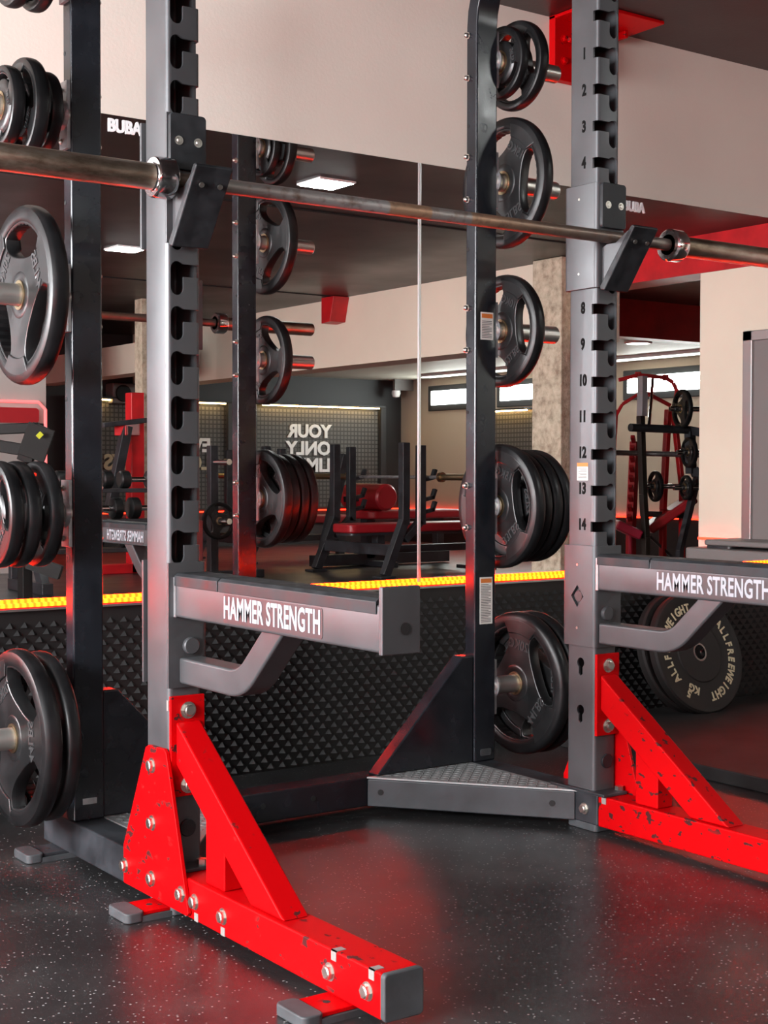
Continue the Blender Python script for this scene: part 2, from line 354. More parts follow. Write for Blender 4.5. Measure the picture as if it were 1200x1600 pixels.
struct('ceiling', MB().box(-2.6, XB+0.3, YF, 3.53, ZC, ZC+0.1), 'ceil', 'black painted ceiling')
struct('ceiling_side', MB().box(XB+0.3, XC, 2*YM-8.1, 3.53, 2.2, 2.3), 'ceil', 'black ceiling behind the deep red beam, seen in the mirror')
struct('ceiling_low', MB().box(XB+0.3, XC, YF, 2*YM-8.251, ZL, ZL+0.1), 'paleceil', 'low pale ceiling beyond the bulkhead, seen in the mirror')
# joints of the black ceiling boards
b = MB()
for yy in (0.15, -3.1): b.box(-2.5, XB, yy-0.012, yy+0.012, ZC-0.006, ZC)
struct('trim_1', b, 'hole', 'joints between the black ceiling boards')
# window in the left wall (daylight), mullions
b = MB()
for yy in (-4.15, -2.6, -1.0, 0.5, 2.0, 3.45): b.box(-2.56, -2.5, yy-0.03, yy+0.03, 0.8, 2.1)
b.box(-2.56, -2.5, -4.2, 3.53, 0.8, 0.86); b.box(-2.56, -2.5, -4.2, 3.53, 2.04, 2.1)
struct('window_1', b, 'alu', 'window frame in the left wall')

# bulkhead line
YR = 2*YM-7.2
b = MB(); b.box(XB, XB+0.3, YF+0.06, YR, 1.745, ZC)
struct('bulkhead', b, 'beige_far', 'long beige bulkhead under the black ceiling, seen in the mirror')
struct('bulkhead_low', MB().box(5.73, 5.95, YF+0.01, 2*YM-11.95, 1.74, 2.01), 'beige_far', 'short beige bulkhead behind the dumbbell rack, seen in the mirror')
struct('red_steel_beam', MB().box(XB, XB+0.25, YR, 3.4, 2.085, ZC), 'redsteel', 'deep red beam along the ceiling at the right of the mirror')
struct('red_cross_beam', MB().box(XB+0.3, XC, 2*YM-8.25, 2*YM-8.1, 1.905, 2.3), 'redsteel', 'red beam crossing under the low ceiling')
yb0 = pixm(1095, 600, XB/0.7591).y
struct('wall_partition', MB().box(XB, XB+0.25, yb0, 3.4, 0, 2.083), 'beige_far', 'beige wall block at the right edge of the mirror')
b = MB(); p0 = pixm(1168, 700, 8.68)
b.box(XB-0.05, XB-0.005, p0.y, p0.y+0.07, 0, 1.69); b.box(XB-0.05, XB-0.005, p0.y+0.85, p0.y+0.92, 0, 1.69); b.box(XB-0.05, XB-0.005, p0.y, p0.y+0.92, 1.63, 1.69)
d = struct('door_1', b, 'alu', 'aluminium door frame at the far right of the mirror', bevel=0.004)
MB().box(XB-0.03, XB-0.006, p0.y+0.07, p0.y+0.85, 0, 1.63).build('door_leaf', 'gray_plastic', d)
# red bracket hanging on the bulkhead
q = pixm(525, 488, 12.2); tb = thing('steel_bracket', (XB-0.08, q.y, 2.1), 'small red bracket hanging on the beige bulkhead, mirrored above the bench', 'bracket')
MB().prism([(q.y-0.07, ZC-0.004), (q.y+0.12, ZC-0.004), (q.y+0.06, 2.11), (q.y-0.07, 2.10)], 'x', XB-0.16, XB-0.001).build('bracket_plate', 'redsteel', tb, bevel=0.004)
# concrete column
pc = pixm(833, 800, 10.1)
struct('concrete_column', MB().box(pc.x, pc.x+0.3, pc.y-0.02, pc.y+0.28, 0, ZC-0.001), 'concrete', 'raw concrete column right of the stacked plates, in the mirror', bevel=0.01)
pc2 = pixm(213, 700, 12.4)
struct('concrete_column_far', MB().box(pc2.x, pc2.x+0.12, pc2.y-0.02, pc2.y+0.12, 0, ZC-0.001), 'concrete', 'narrow raw concrete column left of the grey upright, in the mirror')
# beige partition at the left of the mirror with neon niche
yn = 2*YM-11.5
b = MB(); b.box(2.9, 4.70, yn-0.2, yn, 0, 1.72); struct('wall_niche', b, 'niche', 'beige wall with a red lit niche at the left of the mirror')
struct('wall_niche_top', MB().box(2.9, 4.70, yn-0.2, yn-0.02, 1.721, ZC), 'dark', 'dark wall above the red lit niche')
# ------------------------------------------------------------------ mirrors, foam, red LED strip
Z_M0, Z_M1, X_SEAM = 0.504, 1.784, 2.640
MR = []
for x0, x1, lab in ((-2.4, X_SEAM-0.002, 'large wall mirror left of the thin vertical seam, behind the rack'), (X_SEAM+0.002, 6.6, 'large wall mirror right of the thin vertical seam, behind the numbered upright')):
    o = MB().box(x0, x1, YM, 3.53, Z_M0, Z_M1).build('wall_mirror', 'mirror', None, loc=((x0+x1)/2, YM, Z_M0)); tag(o, lab, 'mirror', 'wall mirrors'); MR.append(o)
MB().box(X_SEAM-0.0035, X_SEAM+0.0035, YM-0.004, YM-0.0002, Z_M0, Z_M1).build('seam_strip', 'alu', MR[1])
text_on('BUBA', 0.046, 'white', MR[0], (1, 0, 0), (0, 0, 1), (1.664, YM-0.002, 1.755), name='logo_lettering', offset=0.0016, sx=0.88, spacing=0.95)
text_on('BUBA', 0.046, 'white', MR[1], (1, 0, 0), (0, 0, 1), (3.553, YM-0.002, 1.748), name='logo_lettering', offset=0.0016, sx=0.88, spacing=0.95)
# pyramid foam
b = MB(); Yf, dep = 3.482, 0.016; px, pz = 0.039, 0.0192
nx, nz = int(8.9/px), int(0.475/pz)
for j in range(nz):
    for i in range(nx):
        cx = -2.4 + i*px + (px/2 if j % 2 else 0); cz = 0.014 + j*pz
        T, BL, BR, P = [b.bm.verts.new(v_) for v_ in ((cx, Yf, cz+0.0105), (cx-0.0135, Yf, cz-0.006), (cx+0.0135, Yf, cz-0.006), (cx, Yf-dep, cz-0.0045))]
        for f_ in ((T, BL, P), (T, P, BR), (BL, BR, P)): b.bm.faces.new(f_)
b.box(-2.43, 6.55, Yf-0.001, 3.5285, 0.0, 0.493)
o = b.build('foam_panel', 'foam', None, smooth=5, fix=True, loc=(3.7, 3.5, 0)); tag(o, 'black pyramid-studded foam panelling covering the wall below the mirrors', 'wall panel')
t = thing('led_strip', (3.7, 3.47, 0.495), 'glowing red orange led strip along the bottom of the mirrors', 'led strip')
MB().box(-2.42, 6.5, 3.462, 3.5245, 0.4935, 0.5).build('channel', 'alu', t)
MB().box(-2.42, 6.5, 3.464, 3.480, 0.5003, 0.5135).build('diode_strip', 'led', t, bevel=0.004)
# side wall LED strip (left wall), far strips
t = thing('led_strip', (-2.44, -2, 0.5), 'red led strip along the left wall below its windows', 'led strip')
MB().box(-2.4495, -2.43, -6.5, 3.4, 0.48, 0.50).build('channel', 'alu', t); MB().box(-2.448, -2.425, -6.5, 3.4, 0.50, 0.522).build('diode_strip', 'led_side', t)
for nm, bx, lab in (('led_strip', (XC-0.03, XC-0.012, YF+0.1, 1.0, 0.388, 0.402), 'thin red led line low on the window wall, in the mirror'),
                    ('led_strip', (XB-0.03, XB-0.003, yb0+0.02, p0.y-0.02, 0.427, 0.442), 'short red led line along the foot of the beige wall block'),
                    ('led_strip', (5.0, XC-0.05, YF+0.012, YF+0.03, 0.388, 0.402), 'thin red led line low on the slogan wall, in the mirror')):
    o = MB().box(*bx).build(nm, 'led_far', None, loc=((bx[0]+bx[1])/2, (bx[2]+bx[3])/2, bx[4])); tag(o, lab, 'led strip')
# ------------------------------------------------------------------ lamps
def ceiling_panel(x, y, lab):
    t = thing('ceiling_panel_light', (x, y, ZC), lab, 'ceiling light', 'square ceiling panel lights')
    MB().box(x-0.11, x+0.11, y-0.11, y+0.11, ZC-0.012, ZC-0.001).build('light_frame', 'white', t, bevel=0.002)
    MB().box(x-0.1, x+0.1, y-0.1, y+0.1, ZC-0.014, ZC-0.0125).build('diffuser', 'panel', t)
pA, pB = pixm(510, 285, 7.34), pixm(197, 388, 9.5)
ceiling_panel(pA.x, pA.y, 'square white ceiling light mirrored above the barbell middle')
ceiling_panel(pB.x, pB.y, 'square white ceiling light mirrored left of the left grey upright')
for i, (x, y) in enumerate(((4.1, -4.25), (0.3, -4.25), (-0.7, 0.9), (-0.7, -1.7))):
    ceiling_panel(x, y, 'square white ceiling light outside the picture above the gym floor')
# red steel bracket on the real wall
t = thing('steel_bracket', (3.3, 3.5, 2.11), 'red steel bracket where wall and black ceiling meet, top right', 'bracket')
MB().box(3.165, 3.32, 3.50, 3.529, 2.115, ZC).build('wall_plate', 'red', t, bevel=0.002)
b = MB(); b.box(3.27, 3.29, 3.44, 3.50, 2.15, ZC-0.012); b.build('web_plate', 'red', t, bevel=0.002)
MB().box(3.165, 3.50, 3.34, 3.529, ZC-0.012, ZC-0.001).build('ceiling_plate', 'red', t, bevel=0.002)
MB().box(3.44, 3.455, 3.46, 3.529, ZC-0.035, ZC-0.012).build('rib', 'red', t, bevel=0.002)
for z in (2.18, 2.25): hexbolt('y', (3.205, 3.50, z), -1, t, m='red')
MB().tube([(3.19, 3.46, 2.235), (3.30, 3.46, 2.235)], 0.008, 12).build('tie_rod', 'red', t)

# ------------------------------------------------------------------ POWER RACK
XL, XR, WU = 1.24, 2.415, 0.070       # outer faces of the left / right side, upright width
Y0, Y1 = 2.445, 2.540                 # upright front / back
YP0, YP1 = 2.890, 2.932               # rear posts
rack = thing('power_rack', (1.83, 2.6, 0), 'grey, black and red half rack holding the barbell before the mirrors', 'power rack')
def X(side, a): return XL+a if side == 'L' else XR-a          # a: distance inwards from the outer face
def XX(side, a0, a1): return tuple(sorted((X(side, a0), X(side, a1))))
SG = {'L': -1, 'R': 1}                # outward direction
PITCHZ = 0.0846
def num_z(n): return 1.821 - PITCHZ*(n-1)
def upright(side):
    x0, x1 = XX(side, 0, WU); b = MB()
    outer = rrect(x0, x1, Y0, Y1, 0.009); inner = rrect(x0+0.005, x1-0.005, Y0+0.005, Y1-0.005, 0.005)
    zz = (0.0985, 2.30); vo = [[b.bm.verts.new((p[0], p[1], z)) for p in outer] for z in zz]; vi = [[b.bm.verts.new((p[0], p[1], z)) for p in inner] for z in zz]; n = len(outer)
    for i in range(n):
        j = (i+1) % n
        b.bm.faces.new((vo[0][i], vo[0][j], vo[1][j], vo[1][i])); b.bm.faces.new((vi[0][j], vi[0][i], vi[1][i], vi[1][j]))
        b.bm.faces.new((vo[0][j], vo[0][i], vi[0][i], vi[0][j])); b.bm.faces.new((vo[1][i], vo[1][j], vi[1][j], vi[1][i]))
    o = b.build('upright', 'grey', rack)
    c = MB(); rr = 0.0135
    for n_ in range(-3, 15):
        zc = num_z(n_); zt, zb, mt, mb_ = zc+0.013, zc-0.051, zc+0.008, zc-0.016
        pl = [(-0.012, mb_), (0.036, mb_), (0.036, zb+rr)]
        pl += [(0.0495-rr*cos(pi*k/8), zb+rr-rr*sin(pi*k/8)) for k in range(1, 8)]
        pl += [(0.063, zb+rr), (0.063, zt-rr)] + [(0.0495+rr*cos(pi*k/8), zt-rr+rr*sin(pi*k/8)) for k in range(1, 6)] + [(0.036, mt), (-0.012, mt)]
        xe = X(side, WU); pts = [((xe + a) if side == 'R' else (xe - a), z) for a, z in pl]
        c.prism(pts, 'y', Y0-0.01, Y0+0.017)
    for zk in (0.395, 0.283):          # keyholes in the inner face
        pl = [(2.493+0.012*cos(t), zk+0.012*sin(t)) for t in [radians(-60+k*300/14) for k in range(15)]]
        pl += [(2.493-0.0065, zk-0.026), (2.493, zk-0.031), (2.493+0.0065, zk-0.026)]
        xe = X(side, WU); c.prism(pl, 'x', xe-0.01 if side == 'R' else xe-0.012, xe+0.012 if side == 'R' else xe+0.01)
    boolean(o, c)
    xm = (x0+x1)/2
    MB().cyl('y', (xm+0.004, 0.165), 0.017, Y0-0.004, Y0+0.001, 24, 0.0015).build('round_plug', 'pad', o)
    b = MB(); b.box(*XX(side, 0.006, WU+0.012), Y0-0.045, Y1+0.045, 0.0907, 0.0985); b.build('base_plate', 'satin', o, bevel=0.002)
    hexbolt('x', (0, 0, 0), 1, o) if False else None
    bb = MB(); bb.tube([(xm+0.022, Y0-0.025, 0.098), (xm+0.022, Y0-0.025, 0.108)], 0.011, 6); bb.build('hex_bolt', 'steel', o)
    if side == 'R':
        for n_ in range(1, 15):
            text_on(str(n_), 0.036, 'blackprint', o, (0, -1, 0), (0, 0, 1), (x0-0.0004, 2.491, num_z(n_)), name='number', sx=0.74, extrude=0.0004, offset=0.0016)
        lab = MB().box(x0-0.0008, x0-0.0001, 2.471, 2.508, 0.826, 0.866).build('warning_label', 'sticker', o)
        MB().box(x0-0.0011, x0-0.0008, 2.471, 2.508, 0.858, 0.867).build('label_header', 'orange', lab)
        b = MB()
        for k in range(7): b.box(x0-0.0011, x0-0.0008, 2.475, 2.504 - 0.006*(k % 3 == 2), 0.831+k*0.0037, 0.8325+k*0.0037)
        b.build('label_text', 'labelback', lab)
    else:
        MB().box(x0-0.0012, x0+0.006, Y0-0.0012, Y0+0.006, 0.392, 0.412).build('metal_clip', 'clip', o)
    return o
UP = {s: upright(s) for s in 'LR'}
def rear_post(side):
    x0, x1 = XX(side, 0, WU); path = [(YP0+0.021, 0.0905), (YP0+0.021, 1.99)]
    for k in range(1, 9): t = radians(90*k/8); path.append((YP0+0.021-0.2*(1-cos(t)), 1.99+0.2*sin(t)))
    path.append((Y1, 2.19)); o = MB().ribbon(path, 'x', x0, x1, YP1-YP0).build('rear_post', 'black', rack, bevel=0.005, seg=3)
    xi = X(side, WU); si = -SG[side]
    for z in HORN_Z[:4]:
        for dz in (-0.0545, 0.0545):
            b = MB(); xi_, ss = (x0, -1); b.tube([(xi_+0.001, 2.923, z+dz), (xi_-0.003, 2.923, z+dz)], 0.0085, 16); b.tube([(xi_-0.003, 2.923, z+dz), (xi_-0.011, 2.923, z+dz), (xi_-0.014, 2.923, z+dz)], [0.0065, 0.006, 0.003], 12); b.build('dome_nut', 'steel', o)
            if side == 'L':
                b = MB(); b.tube([(x1-0.001, 2.923, z+dz), (x1+0.003, 2.923, z+dz)], 0.0085, 16); b.tube([(x1+0.003, 2.923, z+dz), (x1+0.011, 2.923, z+dz), (x1+0.014, 2.923, z+dz)], [0.0065, 0.006, 0.003], 12); b.build('dome_nut', 'steel', o)
    for z in (1.737, 1.627, 1.42, 1.0): MB().cyl('x', (2.922, z), 0.005, x0-0.0006, x0+0.002, 12).build('bolt_hole', 'hole', o)
    if side == 'R':
        for z0, z1 in ((1.187, 1.258), (0.450, 0.572)):
            lab = MB().box(x0+0.016, x0+0.058, YP0-0.0008, YP0-0.0001, z0, z1).build('warning_label', 'sticker', o)
            MB().box(x0+0.019, x0+0.055, YP0-0.0012, YP0-0.0008, z1-0.015, z1-0.004).build('label_header', 'orange', lab)
            b = MB(); z = z0+0.005; k = 0
            while z < z1-0.02: b.box(x0+0.02, x0+0.053-0.008*(k % 4 == 3), YP0-0.0011, YP0-0.0008, z, z+0.0016); z += 0.0042; k += 1
            b.build('label_text', 'labelback', lab)
        MB().prism(rrect(x0+0.020, x0+0.055, 0.106, 0.124, 0.004), 'y', YP0-0.0015, YP0+0.001).build('slot_plate', 'greyrubber', o)
    else:
        MB().box(x0+0.020, x0+0.052, YP0-0.0012, YP0+0.001, 0.126, 0.139).build('slot_plate', 'dullmetal', o)
    return o
HORN_Z = (1.914, 1.603, 1.215, 0.755, 0.282)
PO = {s: rear_post(s) for s in 'LR'}
YH = 2.915
for s in 'LR':
    sg = SG[s]; xo = X(s, 0)
    for z in HORN_Z:
        b = MB(); a = xo+sg*0.006; e = xo+sg*0.225
        b.tube([(xo, YH, z), (a, YH, z), (e-sg*0.003, YH, z), (e, YH, z)], [0.0235, 0.0235, 0.0235, 0.021], 28)
        h = b.build('weight_horn', 'horn', rack)
        MB().box(*sorted((xo-sg*0.001, xo+sg*0.008)), YH-0.012 if False else YP0+0.004, YP1-0.004+0.006, z-0.072, z+0.072).build('mounting_plate', 'dullmetal', h, bevel=0.001)
        b = MB(); b.tube([(xo+sg*0.007, YH, z), (xo+sg*0.016, YH, z)], [0.032, 0.028], 24); b.build('horn_flange', 'dullmetal', h)
# base frame
ZB0, ZB1 = 0.018, 0.0905
for s in 'LR':
    xb = XX(s, 0, WU+0.002)
    o = MB().box(*xb, 2.432, 3.062, ZB0, ZB1).build('side_beam', 'satin', rack, bevel=0.004)
    xi = X(s, WU+0.002); hexbolt('x', (xb[0] if s == 'R' else xb[1], 2.475, 0.052), -1 if s == 'R' else 1, o)
cb = MB().box(XL+WU+0.003, XR-WU-0.003, 2.907, 2.975, ZB0, ZB1).build('cross_beam', 'black', rack, bevel=0.004)
for xx in (1.50, 1.72, 1.86): MB().cyl('y', (xx, 0.058), 0.007, 2.9055, 2.908, 12).build('bolt_hole', 'hole', cb)
for s in 'LR':
    x_in = X(s, WU+0.003); x_far = X(s, WU+0.003+0.325); sgn = -SG[s]
    tri = [(x_in, 2.906), (x_far, 2.906), (x_in, 2.500)]
    # diagonal front beam
    dvec = (Vector((x_in, 2.53, 0))-Vector((x_far, 2.906, 0))).normalized(); nrm = Vector((-dvec.y, dvec.x, 0)); nrm = nrm if nrm.y < 0 else -nrm
    a, c = Vector((x_far, 2.9055, 0)), Vector((x_in, 2.505, 0)); k = 0.05
    pts = [(a.x, a.y), (c.x, c.y), (c.x, c.y+0.075), (a.x+sgn*(-0.062), a.y)]
    o = MB().prism(pts, 'z', ZB0, ZB1-0.004).build('corner_beam', 'satin', rack, bevel=0.003)
    dd = (c-a).normalized(); nn = Vector((dd.y, -dd.x, 0)); nn = nn if nn.y < 0 else -nn
    for tt in (0.035, 0.46):
        b = MB(); q = a + dd*tt; b.tube([Vector((q.x, q.y, 0.055))-nn*0.001, Vector((q.x, q.y, 0.055))+nn*0.0012], 0.0075, 14); b.build('bolt_hole', 'hole', o)
    # tread plate: lozenge pattern
    b = MB(); b.prism(tri, 'z', ZB1-0.003, ZB1+0.001)
    def inside(x, y):
        u = (x-x_in)/(x_far-x_in); v = (2.906-y)/(2.906-2.5); return u > 0.03 and v > 0.03 and u+v < 0.96
    st = 0.017
    for i in range(-2, 26):
        for j in range(-2, 30):
            cx = min(x_in, x_far)+i*st; cy = 2.5+j*st
            if not inside(cx, cy): continue
            an = radians(45 if (i+j) % 2 else -45); u = Vector((cos(an), sin(an), 0)); v_ = Vector((-sin(an), cos(an), 0)); cc = Vector((cx, cy, ZB1+0.001))
            q = [b.bm.verts.new(cc+u*0.0095), b.bm.verts.new(cc+v_*0.003), b.bm.verts.new(cc-u*0.0095), b.bm.verts.new(cc-v_*0.003)]; tp = b.bm.verts.new(cc+Vector((0, 0, 0.0018)))
            for k in range(4): b.bm.faces.new((q[k], q[(k+1) % 4], tp))
    b.build('tread_plate', 'tread', rack, smooth=10)
    # gusset: boxed triangle from the post down to the cross beam
    xp = X(s, WU); g = [(xp, 0.369), (xp+sgn*0.036, 0.369), (xp+sgn*0.305, 0.0925), (xp, 0.0925)]
    MB().prism(g, 'y', YP0+0.004, YP1+0.006).build('gusset', 'black', rack, bevel=0.004)
# red front feet
for s in 'LR':
    x0, x1 = XX(s, 0, WU+0.002); cx = (x0+x1)/2
    f = MB().box(x0, x1, 1.750, 2.4305, ZB0, ZB1).build('front_foot', 'red', rack, bevel=0.004, seg=3)
    MB().prism(rrect(x0-0.0012, x1+0.0012, ZB0-0.001, ZB1+0.001, 0.008), 'y', 1.738, 1.7505).build('end_cap', 'greyrubber', f, bevel=0.003)
    mp = MB().box(x0, x1+0.0, Y0-0.0095, Y0-0.0015, 0.228, 0.420).build('mounting_plate', 'red', f, bevel=0.0015)
    for z in (0.392, 0.250): hexbolt('y', (cx, Y0-0.0095, z), -1, f, 0.0125)
    sx0, sx1 = cx-0.026, cx+0.026
    MB().prism([(Y0-0.010, 0.372), (2.045, ZB1+0.0003), (2.155, ZB1+0.0003), (Y0-0.010, 0.290)], 'x', sx0, sx1).build('diagonal_strut', 'red', f, bevel=0.004, seg=3)
    MB().box(sx0+0.002, sx1-0.002, 2.252, 2.322, ZB1+0.0003, 0.235).build('vertical_strut', 'red', f, bevel=0.003)
    xo = X(s, 0); sg = SG[s]
    if s == 'L':
        for y in (2.340, 2.234, 1.888, 1.783): hexbolt('x', (xo, y, 0.054), sg, f, 0.0115)
    for y, lo in ((1.877, 0), (1.773, 0), (2.335, 1), (2.235, 1)) if s == 'L' else ((2.41, 0),):
        b = MB(); xf = x0
        if lo: b.box(xf-0.0012, xf+0.001, y-0.007, y+0.007, ZB0+0.001, ZB0+0.016)
        else: b.box(xf-0.0012, xf+0.001, y-0.007, y+0.007, ZB1-0.016, ZB1+0.0012); b.box(xf-0.0012, xf+0.018, y-0.007, y+0.007, ZB1-0.001, ZB1+0.0012)
        b.build('metal_clip', 'clip', f)
    # outer side plate
    xs = sorted((xo+sg*0.0005, xo+sg*0.0085)); poly = [(2.527, 0.312), (2.515, 0.318), (2.450, 0.320), (2.440, 0.314), (2.352, 0.030), (2.358, 0.024), (2.628, 0.024), (2.628, 0.1)]
    p = MB().prism(poly, 'x', *xs).build('side_plate', 'red', rack, bevel=0.0015)
    for y, z in ((2.497, 0.281), (2.497, 0.170), (2.499, 0.062), (2.618, 0.061), (2.378, 0.061)): hexbolt('x', (xo+sg*0.0085, y, z), sg, p, 0.0115)
    # outrigger floor pads
    for (y, mt, ln_) in ((1.865, 'red', 0.092), (2.485, 'red', 0.09), (2.985, 'satin', 0.085)):
        fp = MB().box(*sorted((xo+sg*(ln_-0.022), xo-sg*0.06)), y-0.036, y+0.036, 0.0105, 0.0175).build('floor_pad', mt, rack, bevel=0.0015)
        MB().prism(rrect(*sorted((xo+sg*ln_, xo+sg*(ln_-0.04))), y-0.043, y+0.043, 0.012), 'z', 0.0, 0.0195).build('rubber_tip', 'greyrubber', fp, bevel=0.003)
        MB().prism(rrect(*sorted((xo+sg*(ln_-0.03), xo-sg*0.062)), y-0.041, y+0.041, 0.005), 'z', 0.0, 0.0104).build('rubber_base', 'greyrubber', fp)
        b = MB(); b.cyl('z', (xo+sg*0.022, y), 0.006, 0.0174, 0.0178, 12); b.build('bolt_hole', 'hole', fp)
    MB().prism(rrect(*XX(s, 0.004, WU-0.002), 2.44, 2.54, 0.01), 'z', 0.0, ZB0+0.0005).build('rubber_foot', 'greyrubber', rack, bevel=0.003)

# ------------------------------------------------------------------ J-cups and spotter arms (lift off: things of their own)
def sleeve_profile(side, a_out=-0.006):
    # C of plate round the inner half of the upright, as XY polygon
    g, th = 0.0025, 0.0065
    xi = X(side, WU); si = -SG[side]     # si: inwards
    xs = xi + si*g; xt = xs + si*th; xo = X(side, a_out)
    yf, yb = Y0-g, Y1+g; r = 0.012
    def corner(cx, cy, rr, sx, sy, rev):
        pts = [(cx + sx*rr*sin(t), cy + sy*rr*cos(t)) for t in [radians(90*k/5) for k in range(6)]]
        return pts[::-1] if rev else pts
    outer = [(xo, yf-th)] + corner(xt-si*r, yf-th+r, r, si, -1, False) + corner(xt-si*r, yb+th-r, r, si, 1, True) + [(xo, yb+th)]
    ri = r-th
    inner = [(xo, yb)] + corner(xs-si*ri, yb-ri, ri, si, 1, False) + corner(xs-si*ri, yf+ri, ri, si, -1, True) + [(xo, yf)]
    return outer + inner, yf-th, xt
def jcup(side, lab):
    prof, yf, xt = sleeve_profile(side); x0, x1 = XX(side, -0.004, WU+0.003); cx = (x0+x1)/2
    t = thing('j_cup', (cx, 2.44, 1.272), lab, 'bar hook', 'hooks holding the barbell')
    MB().prism(prof, 'z', 1.273, 1.516).build('bracket', 'grey', t, bevel=0.0012)
    p = MB().prism(rrect(cx-0.038, cx+0.038, 1.410, 1.514, 0.008), 'y', yf-0.011, yf-0.0003).build('back_pad', 'pad', t, bevel=0.002)
    for dx in (-0.02, 0.02):
        b = MB(); b.cyl('y', (cx+dx, 1.463), 0.0085, yf-0.0125, yf-0.0108, 20); b.cyl('y', (cx+dx, 1.463), 0.005, yf-0.0145, yf-0.0124, 16, 0.001); b.build('pad_screw', 'steel', p)
    yl0, yl1 = yf-0.006, 2.334                    # lip bottom / top
    web = [(yf-0.0003, 1.400), (yf-0.0003, 1.274), (yl0-0.004, 1.272), (yl1+0.02, 1.396), (yl1+0.026, 1.398), (2.407, 1.3705), (2.425, 1.3715)]
    web = [(yf-0.0003, 1.365), (yf-0.0003, 1.276), (yl0-0.004, 1.274), (yl1+0.012, 1.390), (yl1+0.02, 1.394), (2.392, 1.3715), (2.422, 1.3715)]
    MB().prism(web, 'x', x0+0.010, x1-0.010).build('saddle', 'grey', t, bevel=0.0015)
    lip = [(yl0+0.002, 1.267), (yl0-0.012, 1.264), (yl1-0.012, 1.398), (yl1-0.007, 1.403), (yl1+0.001, 1.402), (yl0+0.004, 1.275)]
    l = MB().prism(lip, 'x', x0, x1).build('front_lip', 'pad', t, bevel=0.003)
    for dx in (-0.018, 0.02):
        b = MB(); b.tube([(cx+dx, yl1+0.0075, 1.368), (cx+dx, yl1+0.0045, 1.366)], 0.005, 14); b.build('pad_screw', 'steel', l)
    for z in (1.309, 1.483):
        b = MB(); b.tube([(xt+SG[side]*0.001, 2.497, z), (xt-SG[side]*0.0008, 2.497, z)], 0.0032, 12); b.build('pin_dot', 'steel', t)
    return t
jcup('L', 'black lipped bar hook on the left grey upright, beside the chrome collar')
jcup('R', 'black lipped bar hook on the right, numbered grey upright')
